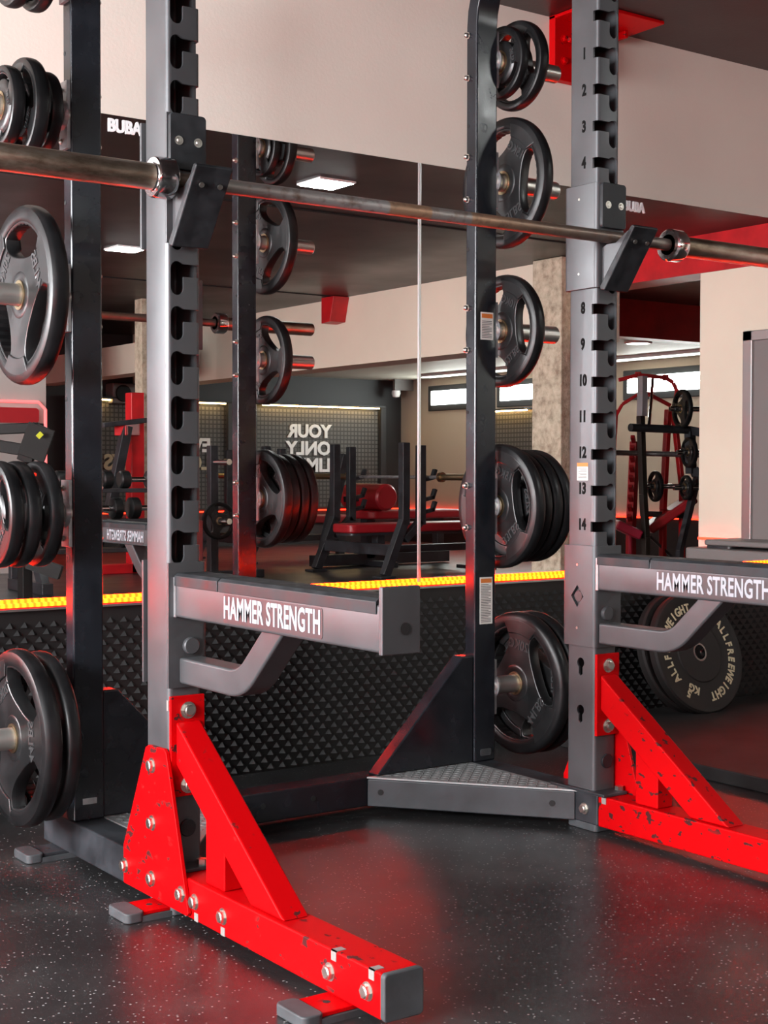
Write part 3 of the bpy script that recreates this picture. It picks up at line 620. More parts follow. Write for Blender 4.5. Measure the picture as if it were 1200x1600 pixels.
def arm(side, lab):
    prof, yf, xt = sleeve_profile(side, -0.004); x0, x1 = XX(side, 0.008, WU+0.008); cx = (x0+x1)/2
    if side == 'R': x0, x1 = x0+0.002, x1+0.004
    t = thing('spotter_arm', (cx, 2.2, 0.44), lab, 'spotter arm', 'spotter arms')
    sl = MB().prism(prof, 'z', 0.436, 0.673).build('bracket', 'grey', t)
    c = MB(); dy = 0.021; dz = 0.026; zc = 0.553; yc = 2.497
    c.prism([(yc-dy, zc), (yc, zc+dz), (yc+dy, zc), (yc, zc-dz)], 'x', min(xt, xt+SG[side]*0.0)-0.008, xt+0.008); boolean(sl, c)
    b = MB(); b.tube([(xt+SG[side]*0.0085, yc-0.003, zc), (xt+SG[side]*0.001, yc-0.003, zc)], 0.0125, 20); b.build('lock_dial', 'labelback', t)
    for z in (0.627, 0.478):
        b = MB(); b.tube([(xt+SG[side]*0.001, 2.497, z), (xt-SG[side]*0.0008, 2.497, z)], 0.0032, 12); b.build('pin_dot', 'steel', t)
    MB().cyl('y', (cx-0.002, 0.515), 0.0165, yf-0.010, yf+0.001, 24, 0.002).build('round_plug', 'grey', t)
    ye = 1.766
    MB().prism(rrect(x0, x1, 0.571, 0.645, 0.005), 'y', ye, yf-0.0002).build('arm_beam', 'grey', t)
    # wear pad on top, split in two lengths, wrapping over the edge
    for ya, yb in ((ye+0.006, 2.262), (2.266, yf-0.004)):
        MB().prism([(x0-0.0025, 0.630), (x0-0.0025, 0.649), (x0+0.004, 0.6545), (x1-0.004, 0.6545), (x1+0.0025, 0.649), (x1+0.0025, 0.630), (x1+0.0003, 0.630), (x1+0.0003, 0.6453), (x0-0.0003, 0.6453), (x0-0.0003, 0.630)], 'y', ya, yb).build('wear_pad', 'pad', t, bevel=0.0015)
    ep = MB().box(x0-0.001, x1+0.001, ye-0.009, ye+0.001, 0.568, 0.672).build('end_plate', 'grey', t, bevel=0.002)
    b = MB(); b.lathe([(ye-0.0105, 0.0065), (ye-0.0105, 0.0095), (ye-0.0085, 0.0095)], 'y', (cx+0.006, 0, 0.607), 18); b.build('hole_rim', 'hole', ep)
    # bent brace
    path = [(yf-0.0002, 0.469), (2.245, 0.469)]
    for k in range(1, 9):
        a_ = radians(43*k/8); path.append((2.245-0.10*sin(a_), 0.469+0.10*(1-cos(a_))))
    q = path[-1]; ang = radians(43); L = (0.5715-q[1]+0.022)/sin(ang); path.append((q[0]-L*cos(ang), q[1]+L*sin(ang)))
    MB().ribbon(path, 'x', cx-0.026, cx+0.026, 0.049).build('brace', 'grey', t, bevel=0.005, seg=3)
    # maker's label on the face towards -X
    lx = x0-0.0005
    lb = MB().prism(rrect(1.922, 2.246, 0.5775, 0.6275, 0.006), 'x', lx-0.0004, lx+0.0003).build('label', 'labelback', t)
    text_on('HAMMER STRENGTH', 0.0545, 'silverprint', lb, (0, -1, 0), (0, 0, 1), (lx-0.0007, 2.0855, 0.602), name='lettering', extrude=0.0003, offset=0.0013, sx=0.605, spacing=1.04)
    lx = x1+0.0005
    lb = MB().prism(rrect(1.922, 2.246, 0.5775, 0.6275, 0.006), 'x', lx-0.0003, lx+0.0004).build('label', 'labelback', t)
    text_on('HAMMER STRENGTH', 0.0545, 'silverprint', lb, (0, 1, 0), (0, 0, 1), (lx+0.0007, 2.0855, 0.602), name='lettering', extrude=0.0003, offset=0.0013, sx=0.605, spacing=1.04)
    b = MB(); b.box(x0-0.002, x0+0.001, yf-0.008, yf-0.0002, 0.571, 0.646); b.build('weld_seam', 'dullmetal', t)
    return t
arm('L', 'grey spotter arm with its whole maker\'s name showing, on the left upright')
arm('R', 'grey spotter arm cut by the right picture edge, on the numbered upright')

# ------------------------------------------------------------------ barbell
YBAR, ZBAR = 2.4125, 1.386
bx0, bx1 = 1.233, 2.543; bc = (bx0+bx1)/2
t = thing('barbell', (bc, YBAR, ZBAR), 'worn rusty olympic barbell resting on the rack hooks', 'barbell')
b = MB(); b.tube([(bx0-0.01, YBAR, ZBAR), (bx1+0.01, YBAR, ZBAR)], 0.0142, 28); b.build('shaft', 'bar', t)
for e, sg in ((bx0, -1), (bx1, 1)):
    s_ = MB().lathe([(0, 0.016), (0, 0.0245), (0.415, 0.0245), (0.418, 0.0225), (0.418, 0.0)], 'x', (0, 0, 0), 32)
    s_.bm.transform(Matrix.Translation((e, YBAR, ZBAR)) @ Matrix.Diagonal((sg, 1, 1, 1)))
    so = s_.build('sleeve', 'sleeve', t)
    c_ = MB().lathe([(0, 0.0145), (0, 0.034), (0.004, 0.038), (0.036, 0.038), (0.04, 0.0355), (0.04, 0.027), (0.043, 0.026), (0.043, 0.0245)], 'x', (0, 0, 0), 40)
    c_.bm.transform(Matrix.Translation((e, YBAR, ZBAR)) @ Matrix.Diagonal((sg, 1, 1, 1)))
    c_.build('collar', 'chrome', so)

# ------------------------------------------------------------------ weight plates (tri-grip rubber)
def grip_plate_parts(R, t, txt1, txt2):
    """meshes with the axis along X, centred"""
    parts = []
    # web with three openings: 2D curve with holes, extruded
    c = bpy.data.curves.new('web', 'CURVE'); c.dimensions = '2D'; c.fill_mode = 'BOTH'; c.extrude = t*0.33; c.bevel_depth = t*0.07; c.bevel_resolution = 1
    def spl(pts):
        s = c.splines.new('POLY'); s.points.add(len(pts)-1)
        for q, p in zip(s.points, pts): q.co = (p[0], p[1], 0, 1)
        s.use_cyclic_u = True
    N = 64
    spl([(0.84*R*cos(2*pi*k/N), 0.84*R*sin(2*pi*k/N)) for k in range(N)])
    spl([(0.034*cos(2*pi*k/24), 0.034*sin(2*pi*k/24)) for k in range(24)])
    for h in range(3):
        a0 = radians(90+120*h); pts = []; hw = radians(38)
        # wide along the rim, hourglass spokes, rounded towards the hub
        for k in range(15): a = -hw+2*hw*k/14; pts.append((0.80*R*cos(a), 0.80*R*sin(a)))
        x_in, x_out, y_o = 0.40*R, 0.80*R*cos(hw), 0.80*R*sin(hw)
        for k in range(1, 22):
            u = k/22; ang = pi*u; yy = y_o*cos(ang); yy = (1 if yy >= 0 else -1)*y_o*abs(cos(ang))**0.8
            pts.append((x_out-(x_out-x_in)*sin(ang)**0.75, yy))
        spl([(p[0]*cos(a0)-p[1]*sin(a0), p[0]*sin(a0)+p[1]*cos(a0)) for p in pts])
    o = bpy.data.objects.new('web', c); COL.objects.link(o)
    me = bpy.data.meshes.new_from_object(o.evaluated_get(bpy.context.evaluated_depsgraph_get())); bpy.data.objects.remove(o)
    me.transform(Matrix(((0, 0, 1, 0), (1, 0, 0, 0), (0, 1, 0, 0), (0, 0, 0, 1))))
    parts.append(('web', me, 'rubber'))
    h = t/2
    prof = [(-h*0.5, 0.80*R), (-h*0.85, 0.815*R), (-h*0.98, 0.84*R), (-h, 0.87*R), (-h*0.99, 0.935*R), (-h*0.88, 0.97*R), (-h*0.6, 0.992*R), (-h*0.3, R), (h*0.3, R), (h*0.6, 0.992*R), (h*0.88, 0.97*R), (h*0.99, 0.935*R), (h, 0.87*R), (h*0.98, 0.84*R), (h*0.85, 0.815*R), (h*0.5, 0.80*R)]
    b = MB().lathe(prof, 'x', seg=64, closed=True); bmesh.ops.recalc_face_normals(b.bm, faces=b.bm.faces)
    # finger ribs on the rim behind each opening
    for k in range(3):
        for q in range(-3, 4):
            a = radians(90+120*k+q*7.5); dr = Vector((0, cos(a), sin(a))); tn = Vector((0, -sin(a), cos(a)))
            p = dr*0.805*R; b.bar(p-tn*0.026*R, p+tn*0.026*R, t*0.72, 0.05*R, hint=tuple(dr))
    parts.append(('rim', b, 'rim'))
    # raised pads where the spokes run over the rim
    for k in range(3):
        a0 = radians(30+120*k); hw = radians(23); pl = [(0.905*R*cos(a0-hw+2*hw*q/10), 0.905*R*sin(a0-hw+2*hw*q/10)) for q in range(11)] + [(0.70*R*cos(a0+hw*0.8-2*hw*0.8*q/8), 0.70*R*sin(a0+hw*0.8-2*hw*0.8*q/8)) for q in range(9)]
        b = MB().prism(pl, 'x', -h*1.02, h*1.02); bmesh.ops.recalc_face_normals(b.bm, faces=b.bm.faces); parts.append(('spoke_pad', b, 'rubber'))
    b = MB().lathe([(-h*0.82, 0.0255), (-h*0.82, 0.036), (-h*0.9, 0.044), (-h*0.75, 0.052), (-h*0.5, 0.056), (h*0.5, 0.056), (h*0.75, 0.052), (h*0.9, 0.044), (h*0.82, 0.036), (h*0.82, 0.0255)], 'x', seg=40, closed=True)
    parts.append(('hub', b, 'rubber'))
    b = MB().lathe([(-h*0.95, 0.0245), (-h*0.95, 0.031), (h*0.95, 0.031), (h*0.95, 0.0245)], 'x', seg=32, closed=True)
    parts.append(('bushing', b, 'brass'))
    for sgn in (-1, 1):
        for k, tx in enumerate((txt1, txt2, '')):
            if not tx: continue
            a = radians(30+120*k)
            dr = Vector((0, cos(a), sin(a))); xa = Vector((0, sin(a), -cos(a)))*(1 if sgn < 0 else -1); ya = dr
            b = MB(); me2 = text_mesh(tx, 0.19*R, extrude=0.0016, offset=0.0006, sx=0.95); b.add_mesh(me2, basis(xa, ya, dr*0.545*R + Vector((sgn*(t*0.4), 0, 0)))); parts.append(('lettering', b, 'letter'))
    out = []
    for n, q, m_ in parts:
        if isinstance(q, MB): o2 = q.build(n, m_, None, fix=(n not in ('rim', 'lettering')), bevel=0.003 if n == 'spoke_pad' else 0)
        else:
            q.materials.clear(); q.materials.append(M[m_]); q.shade_smooth(); q.set_sharp_from_angle(angle=radians(35)); o2 = bpy.data.objects.new(n, q); COL.objects.link(o2)
        out.append(o2)
    return out
PT = {}
def plate(R, t, x, y, z, rot, label, group, txt=('20KG', '44LBS'), lean=None):
    key = (R, t, txt); root = thing('weight_plate', (x, y, z), label, 'weight plate', group)
    if key not in PT: PT[key] = grip_plate_parts(R, t, *txt); objs = PT[key]
    else:
        objs = []
        for o in PT[key]: c = o.copy(); COL.objects.link(c); objs.append(c)
    for o in objs: o.parent = root
    root.rotation_euler = lean if lean else (radians(rot), 0, 0); return root
GL, GR = 'rubber plates on the left rear post', 'rubber plates on the right rear post'
H = HORN_Z
# right post: (R, thickness, x centre, horn, rotation, label, text)
for R, th, x, hz, rot, lab, tx in (
    (0.094, 0.026, 2.452, 0, 20, 'smaller, inner black plate on the top horn of the right rear post', ('2.5KG', '5LBS')),
    (0.116, 0.032, 2.500, 0, 75, 'larger, outer black plate on the top horn of the right rear post', ('5KG', '11LBS')),
    (0.170, 0.036, 2.468, 1, 95, 'single large black plate just above the barbell on the right post', ('15KG', '33LBS')),
    (0.148, 0.034, 2.462, 2, 85, 'single black plate below the barbell, under the white sticker height', ('10KG', '22LBS')),
    (0.164, 0.036, 2.452, 3, 80, 'innermost of the plates stacked right of the post at knee height', ('15KG', '33LBS')),
    (0.150, 0.032, 2.490, 3, 20, 'second plate out in the stack right of the post at knee height', ('10KG', '22LBS')),
    (0.150, 0.032, 2.526, 3, 47, 'third plate out in the stack right of the post at knee height', ('10KG', '22LBS')),
    (0.150, 0.032, 2.562, 3, 110, 'outermost plate in the stack right of the post at knee height', ('10KG', '22LBS')),
    (0.190, 0.040, 2.520, 4, 68, 'inner big black plate near the floor behind the numbered upright', ('20KG', '44LBS')),
    (0.190, 0.040, 2.566, 4, 30, 'outer big black plate near the floor behind the numbered upright', ('20KG', '44LBS'))):
    plate(R, th, x, YH, H[hz], rot, lab, GR, tx)
for R, th, x, hz, rot, lab, tx in (
    (0.100, 0.030, 1.130, 0, 15, 'outer plate cut by the top edge of the picture, left rear post', ('5KG', '11LBS')),
    (0.100, 0.030, 1.180, 0, 45, 'inner plate cut by the top edge of the picture, left rear post', ('5KG', '11LBS')),
    (0.084, 0.028, 1.105, 1, 18, 'small outermost plate just above the barbell at the left edge', ('2.5KG', '5LBS')),
    (0.106, 0.032, 1.147, 1, 60, 'middle and largest plate just above the barbell at the left edge', ('5KG', '11LBS')),
    (0.084, 0.026, 1.188, 1, 75, 'innermost plate just above the barbell, touching the left black post', ('2.5KG', '5LBS')),
    (0.188, 0.040, 1.150, 2, 6, 'single large plate below the barbell at the left edge', ('20KG', '44LBS')),
    (0.112, 0.030, 1.087, 3, 70, 'outermost of three small plates at the left edge above the led strip', ('5KG', '11LBS')),
    (0.112, 0.030, 1.124, 3, 35, 'middle of three small plates at the left edge above the led strip', ('5KG', '11LBS')),
    (0.112, 0.030, 1.172, 3, 100, 'innermost of three small plates at the left edge above the led strip', ('5KG', '11LBS')),
    (0.188, 0.040, 1.130, 4, 25, 'outer big plate near the floor at the left edge', ('20KG', '44LBS')),
    (0.180, 0.034, 1.178, 4, 80, 'inner big plate near the floor at the left edge', ('20KG', '44LBS'))):
    plate(R, th, x, YH, H[hz], rot, lab, GL, tx)

# ------------------------------------------------------------------ platform and bumper plates on the right
o = MB().box(3.0, 6.4, 0.6, 3.455, 0.0, 0.04).build('rubber_platform', 'mat', None, bevel=0.004, loc=(4.5, 2.0, 0)); tag(o, 'low black rubber platform on the floor behind the right red foot', 'platform')
def bumper(R, th, cx, ybot, lean, spin, lab, letters):
    root = thing('bumper_plate', (cx, ybot, 0.04), lab, 'weight plate', 'bumper plates leaning on the foam')
    h = th
    b = MB().lathe([(0, 0.026), (0, 0.10), (0.003, 0.104), (0.003, R*0.86), (0, R*0.885), (0, R-0.006), (0.006, R), (h-0.006, R), (h, R-0.006), (h, 0.026)], 'y', (0, 0, 0), 72, closed=True)
    mt = Matrix.Translation((cx, ybot, 0.04)) @ Matrix.Rotation(-lean, 4, 'X') @ Matrix.Translation((0, 0, R))
    mt2 = mt
    b.bm.transform(mt); d = b.build('disc', 'bumper', root)
    b = MB().lathe([(-0.001, 0.0245), (-0.001, 0.031), (h+0.001, 0.031), (h+0.001, 0.0245)], 'y', (0, 0, 0), 36, closed=True); b.bm.transform(mt); b.build('bushing', 'chrome', root)
    if letters:
        b = MB()
        def ring(txt, a_start, a_end, size, rr=0.152):
            n = len(txt)
            for i, chx in enumerate(txt):
                if chx == ' ': continue
                a = radians(a_start+(a_end-a_start)*i/(n-1)); ya = Vector((cos(a), 0, sin(a))); xa = Vector((sin(a), 0, -cos(a)))
                b.add_mesh(text_mesh(chx, size, extrude=0.0008, offset=0.0012, sx=0.85), basis(xa, ya, ya*rr + Vector((0, 0.0022, 0))))
        ring('ALLFREEWEIGHT', 212, 95, 0.040); ring('ALLFREEWEIGHT', 36, -82, 0.040); ring('5', 240, 241, 0.04) if False else None
        for chs, a, rr in (('5', 236, 0.160), ('KG', 243, 0.134)):
            a = radians(a); ya = Vector((cos(a), 0, sin(a))); xa = Vector((sin(a), 0, -cos(a))); b.add_mesh(text_mesh(chs, 0.036, extrude=0.0008, offset=0.0012), basis(-xa, -ya, ya*rr + Vector((0, 0.0022, 0))) if False else basis(xa, ya, ya*rr + Vector((0, 0.0022, 0))))
        b.bm.transform(mt); b.build('lettering', 'gold', root, fix=False)
    return root
LEAN = radians(17)
bumper(0.208, 0.034, 3.675, 3.265, LEAN, 0, 'bumper plate with gold lettering leaning on the foam under the right arm', True)
bumper(0.208, 0.034, 3.655, 3.302, LEAN, 0, 'plain bumper plate sandwiched behind the gold-lettered one', False)

# ------------------------------------------------------------------ the gym behind the photographer (seen in the mirrors)
# slogan wall: three grid panels, each with a warm strip along its top
def slogan_panel(x0p, x1p, d_guess, lab, name='grid_panel'):
    xa = pixm(x0p, 700, 1); xb = pixm(x1p, 700, 1)
    def onfar(x):
        r = pix(x, 737, 1); k = (2*YM-YF)/r.y; return r.x*k
    X0, X1 = sorted((onfar(x0p), onfar(x1p)))
    t = thing(name, ((X0+X1)/2, YF+0.06, 0.42), lab, 'wall panel', 'grid panels on the slogan wall')
    MB().box(X0, X1, YF+0.002, YF+0.05, 0.42, 1.585).build('grid', 'grid', t)
    b = MB(); b.box(X0-0.08, X0, YF+0.002, YF+0.1, 0.42, 1.64); b.box(X1, X1+0.08, YF+0.002, YF+0.1, 0.42, 1.64); b.box(X0, X1, YF+0.002, YF+0.2, 1.615, 1.64); b.build('frame', 'dark', t, bevel=0.005)
    MB().box(X0+0.05, X1-0.05, YF+0.125, YF+0.137, 1.600, 1.6145).build('warm_strip', 'warm', t)
    return t, X0, X1
p1, a0, a1 = slogan_panel(395, 588, 27, 'grid panel with the white slogan, mirrored behind the plates')
p2, c0, c1 = slogan_panel(110, 350, 27, 'grid panel with white and gold words, mirrored by the left upright')
def onfar_pt(x, y):
    r = pix(x, y, 1); k = (2*YM-YF)/r.y; return r.x*k, CAM_H+(r.z-CAM_H)*k
def far_text(body, xpx, ytop, ybot, m_, parent, stretch=1.0):
    X_, z1 = onfar_pt(xpx, ytop); _, z0 = onfar_pt(xpx, ybot); size = (z1-z0)/0.70
    # real lettering reads left to right for someone facing the far wall (looking along -Y): +x axis of text = -X world
    b = MB(); me = text_mesh(body, size, extrude=0.006, offset=0.008, align='LEFT', sx=stretch); b.add_mesh(me, basis((-1, 0, 0), (0, 0, 1), (X_, YF+0.06, (z0+z1)/2))); return b.build('lettering', m_, parent, fix=False)
far_text('YOUR', 512, 666, 685, 'white', p1, 1.04); far_text('ONLY', 512, 692, 712, 'white', p1, 1.04); far_text('LIMIT', 512, 718, 738, 'white', p1, 1.04)
far_text('EVERY DAY', 325, 687, 707, 'white', p2, 1.02); far_text('LONG DAYS', 325, 713, 735, 'gold', p2, 1.02)
# wall speaker + camera
t = thing('wall_speaker', onfar_pt(192, 615)[0:1] + (YF+0.1, 2.2), 'black wall speaker above the grid panel, mirrored left of the upright', 'speaker')
Xs, zs = onfar_pt(196, 615); t.location = (Xs, YF+0.1, zs-0.12)
MB().box(Xs-0.24, Xs+0.24, YF+0.003, YF+0.2, zs-0.12, zs+0.1).build('cabinet', 'gray_plastic', t, bevel=0.02)
for dx in (-0.12, 0.12): MB().cyl('y', (Xs+dx, zs-0.01), 0.09, YF+0.199, YF+0.215, 28, 0.01).build('cone', 'hole', t)
t = thing('security_camera', (XC-0.25, YF+0.25, 1.75), 'small white security camera in the ceiling corner, mirrored centre', 'security camera')
MB().box(XC-0.28, XC-0.002, YF+0.22, YF+0.26, 1.83, ZL).build('bracket', 'gray_plastic', t); MB().lathe([(1.74, 0.0), (1.75, 0.04), (1.79, 0.055), (1.825, 0.05), (1.83, 0.0)], 'z', (XC-0.25, YF+0.24, 0), 20).build('dome', 'white', t)
# strip windows on the window wall
def onright(x, y):
    r = pix(x, y, 1); k = XC/r.x; return 2*YM-r.y*k, CAM_H+(r.z-CAM_H)*k
n = 2
for xa, xb in ((678, 760), (786, 905), (985, 1105)):
    y0_, y1_ = sorted((onright(xa, 610)[0], onright(xb, 610)[0]))
    o = struct('window_%d' % n, MB().box(XC-0.03, XC-0.002, y0_-0.08, y1_+0.08, 1.57, 1.87), 'dark', 'dark framed high strip window in the brownish wall', bevel=0.01)
    MB().box(XC-0.04, XC-0.031, y0_, y1_, 1.64, 1.805).build('window_pane', 'window', o); n += 1
    area('daylight_strip', (XC-0.043, (y0_+y1_)/2, 1.722), (-1, 0, 0), y1_-y0_, 0.16, 14*(y1_-y0_), (0.92, 1.0, 0.97))
y0_, y1_ = sorted((onright(772, 650)[0], onright(838, 650)[0]))
t = thing('grid_panel', (XC-0.05, (y0_+y1_)/2, 0.42), 'grid panel on the window wall, mirrored right of the post', 'wall panel', 'grid panels on the slogan wall')
MB().box(XC-0.06, XC-0.003, y0_, y1_, 0.42, 1.5).build('grid', 'grid_side', t); MB().box(XC-0.14, XC-0.128, y0_, y1_, 1.512, 1.526).build('warm_strip', 'warm', t)
MB().box(XC-0.18, XC-0.003, y0_, y1_, 1.527, 1.545).build('frame', 'dark', t)
# black wainscot on window wall
struct('baseboard_right', MB().box(XC-0.01, XC-0.001, YF+0.011, 1.0, 0, 0.385), 'foam', 'black wall lining under the red led line')
# round downlight in the low ceiling
pd = pixm(997, 536, 12.3); t = thing('downlight', (pd.x, pd.y, ZL), 'round white downlight in the low ceiling, mirrored right of the numbers', 'ceiling light')
MB().cyl('z', (pd.x, pd.y), 0.1, ZL-0.015, ZL-0.001, 28).build('lamp', 'down', t); MB().lathe([(ZL-0.018, 0.1), (ZL-0.018, 0.12), (ZL-0.0005, 0.12), (ZL-0.0005, 0.1)], 'z', (pd.x, pd.y, 0), 28, closed=True).build('light_ring', 'white', t)
t = thing('strip_light', (XC-0.5, -3.4, ZL), 'long pale strip light on the low ceiling before the strip windows', 'ceiling light')
MB().box(XC-0.56, XC-0.40, -6.2, -1.3, ZL-0.03, ZL-0.001).build('housing', 'white', t)
MB().box(XC-0.55, XC-0.41, -6.15, -1.35, ZL-0.036, ZL-0.0305).build('diffuser', 'striplight', t)
# neon niche
def onn(x, y):
    r = pix(x, y, 1); k = 11.5/r.y; return r.x*k, CAM_H+(r.z-CAM_H)*k
t = thing('neon_niche', (onn(35, 640)[0], yn+0.02, 1.0), 'red lit rounded niche outlined in neon, mirrored at the left edge', 'wall light')
xr, zt = onn(68, 629); xl = xr-1.1; zb = 0.7
MB().prism(rrect(xl+0.06, xr-0.06, onn(30, 661)[1], zt-0.05, 0.03), 'y', yn+0.001, yn+0.05).build('red_panel', 'redvinyl', t)
pts = [(xl, yn+0.04, zb), (xl, yn+0.04, zt-0.06), (xl+0.06, yn+0.04, zt), (xr-0.06, yn+0.04, zt), (xr, yn+0.04, zt-0.06), (xr, yn+0.04, zb)]
MB().tube(pts, 0.013, 10).build('neon_tube', 'neon', t)

# flat benches with bar uprights (bar runs along Y, pad along X)
def bench(yc, lab, glab):
    bxu = 6.8
    t = thing('bench_press', (bxu, yc, 0), lab, 'bench', 'bench press stations')
    for dy in (-0.5, 0.5):
        u = MB(); u.box(bxu-0.035, bxu+0.035, yc+dy-0.035, yc+dy+0.035, 0.42, 1.08); u.bar((bxu, yc+dy, 0.46), (bxu-0.19, yc+dy, 0.02), 0.07, 0.07); u.box(bxu-0.27, bxu-0.12, yc+dy-0.06, yc+dy+0.06, 0, 0.02)
        u = u.build('upright', 'satin', t, bevel=0.006)
        u2 = MB(); u2.box(bxu+0.13, bxu+0.20, yc+dy-0.03, yc+dy+0.03, 0.42, 1.06); u2.bar((bxu+0.165, yc+dy, 0.45), (bxu, yc+dy, 0.30), 0.06, 0.06); u2.build('rear_upright', 'satin', t, bevel=0.006)
        for z in (0.52, 0.62, 0.78): 
            h = MB(); h.bar((bxu+0.19, yc+dy, z), (bxu+0.29, yc+dy, z+0.02), 0.04, 0.03); h.bar((bxu+0.28, yc+dy, z+0.01), (bxu+0.31, yc+dy, z+0.085), 0.04, 0.025); h.build('hook', 'satin', t)
    MB().bar((bxu-0.1, yc-0.5, 0.22), (bxu-0.1, yc+0.5, 0.22), 0.06, 0.09).build('cross_bar', 'satin', t, bevel=0.005)
    MB().bar((bxu-0.12, yc, 0.2), (bxu+1.2, yc, 0.2), 0.08, 0.06).build('spine', 'satin', t, bevel=0.005)
    b = MB(); b.bar((bxu+1.15, yc, 0.02), (bxu+1.15, yc, 0.34), 0.07, 0.07); b.box(bxu+1.1, bxu+1.2, yc-0.22, yc+0.22, 0.0, 0.03); b.build('leg', 'satin', t, bevel=0.005)
    b = MB(); b.bar((bxu+0.1, yc, 0.2), (bxu+0.1, yc, 0.34), 0.08, 0.08); b.build('leg', 'satin', t, bevel=0.005)
    MB().prism(rrect(bxu-0.28, bxu+1.22, yc-0.15, yc+0.15, 0.06), 'z', 0.345, 0.42).build('seat_pad', 'redvinyl', t, bevel=0.015)
    MB().prism(rrect(bxu-0.26, bxu+1.2, yc-0.13, yc+0.13, 0.05), 'z', 0.325, 0.346).build('pad_board', 'satin', t)
    bt = thing('barbell', (bxu+0.26, yc, 0.79), glab, 'barbell', 'barbells on the mirrored benches')
    MB().tube([(bxu+0.25, yc-0.66, 0.803), (bxu+0.25, yc+0.66, 0.803)], 0.014, 14).build('shaft', 'dullmetal', bt)
    for sg in (-1, 1):
        MB().tube([(bxu+0.25, yc+sg*0.66, 0.803), (bxu+0.25, yc+sg*1.08, 0.803)], 0.025, 16).build('sleeve', 'brass', bt)
        MB().tube([(bxu+0.25, yc+sg*0.645, 0.803), (bxu+0.25, yc+sg*0.68, 0.803)], 0.04, 18).build('collar', 'brass', bt)
YB1 = 2*YM-9.78
bench(YB1, 'flat bench press with red pad, mirrored beside the mirror seam', 'bare barbell on the mirrored bench beside the seam')
bench(YB1-2.15, 'second bench press, mirrored mostly behind the stacked plates', 'bare barbell on the second mirrored bench')
# leg-curl machine with red roller
pr = pixm(575, 785, 13.0); x_, y_ = pr.x, pr.y
t = thing('leg_curl_machine', (x_, y_, 0), 'black leg machine with fat red roller pad, mirrored behind the bench', 'exercise machine')
b = MB(); b.bar((x_-0.6, y_, 0.06), (x_+0.9, y_, 0.06), 0.1, 0.1); b.bar((x_, y_, 0.06), (x_, y_, 0.5), 0.1, 0.1); b.bar((x_+0.8, y_, 0.06), (x_+0.8, y_, 0.42), 0.08, 0.08); b.bar((x_-0.5, y_, 0.06), (x_-0.25, y_, 1.0), 0.08, 0.08); b.box(x_-0.05, x_+0.05, y_-0.4, y_+0.4, 0, 0.05); b.build('frame', 'satin', t, bevel=0.006)
MB().prism(rrect(x_-0.1, x_+0.95, y_-0.2, y_+0.2, 0.08), 'z', 0.42, 0.5).build('seat_pad', 'redvinyl', t, bevel=0.02)
MB().cyl('y', (x_, 0.62), 0.12, y_-0.3, y_+0.3, 24, 0.02).build('roller_pad', 'redvinyl', t)
MB().bar((x_-0.25, y_, 0.6), (x_, y_, 0.62), 0.05, 0.05).build('lever', 'satin', t)
# dumbbell rack with dumbbells
pk = pixm(160, 800, 10.4); kx, ky = pk.x, pk.y
t = thing('dumbbell_rack', (kx, ky, 0), 'black three-tier dumbbell rack, mirrored between left post and upright', 'dumbbell rack')
RW = 0.56
tiers = ((0.00, 0.30), (0.16, 0.50), (0.32, 0.72))
for sg in (-1, 1):
    b = MB(); b.bar((kx+sg*RW, ky+0.30, 0.02), (kx+sg*RW, ky-0.28, 0.88), 0.06, 0.09); b.bar((kx+sg*RW, ky-0.3, 0.04), (kx+sg*RW, ky+0.35, 0.04), 0.08, 0.08); b.bar((kx+sg*RW, ky-0.28, 0.05), (kx+sg*RW, ky-0.28, 0.85), 0.06, 0.06); b.build('side_frame', 'satin', t, bevel=0.006)
for dy, z in tiers: MB().box(kx-RW, kx+RW, ky+0.08-dy-0.03, ky+0.22-dy, z-0.03, z).build('shelf', 'satin', t, bevel=0.004)
GD = 'dumbbells on the mirrored rack'
dproto = None
for ti, (dy, z) in enumerate(tiers):
    for k in range(3):
        cx_ = kx-0.36+k*0.36; cy_ = ky+0.15-dy; r = 0.078 if ti < 2 else 0.066; cz_ = z+r
        lab = '%s black dumbbell with chrome handle on the %s tier of the mirrored rack' % (('first', 'middle', 'last')[k], ('bottom', 'middle', 'top')[ti])
        root = thing('dumbbell', (cx_, cy_, cz_), lab, 'dumbbell', GD)
        for sg in (-1, 1): MB().tube([(cx_+sg*0.07, cy_, cz_), (cx_+sg*0.08, cy_, cz_), (cx_+sg*0.14, cy_, cz_), (cx_+sg*0.15, cy_, cz_)], [r*0.8, r, r, r*0.8], 16).build('head', 'rubber', root)
        MB().tube([(cx_-0.07, cy_, cz_), (cx_+0.07, cy_, cz_)], 0.02, 12).build('handle', 'chrome', root)
# plate tree left of the mirrored rear post
pt = pixm(337, 806, 11.3); qx, qy = pt.x, pt.y
t = thing('plate_tree', (qx, qy, 0), 'low black plate stand, mirrored right of the left upright', 'plate rack')
b = MB(); b.bar((qx, qy-0.05, 0.0), (qx, qy-0.05, 1.05), 0.07, 0.07); b.box(qx-0.45, qx+0.45, qy-0.09, qy-0.01, 0, 0.06); b.box(qx-0.05, qx+0.05, qy-0.4, qy+0.3, 0, 0.05); b.build('frame', 'satin', t, bevel=0.005)
for z in (0.46, 0.92): MB().tube([(qx, qy-0.02, z), (qx, qy+0.22, z)], 0.0235, 16).build('peg', 'chrome', t)
plate(0.148, 0.034, qx, qy+0.05, 0.46, 0, 'black plate on the low mirrored plate stand', 'plates on the mirrored stand', ('10KG', '22LBS'), lean=(0.3, 0, radians(90)))
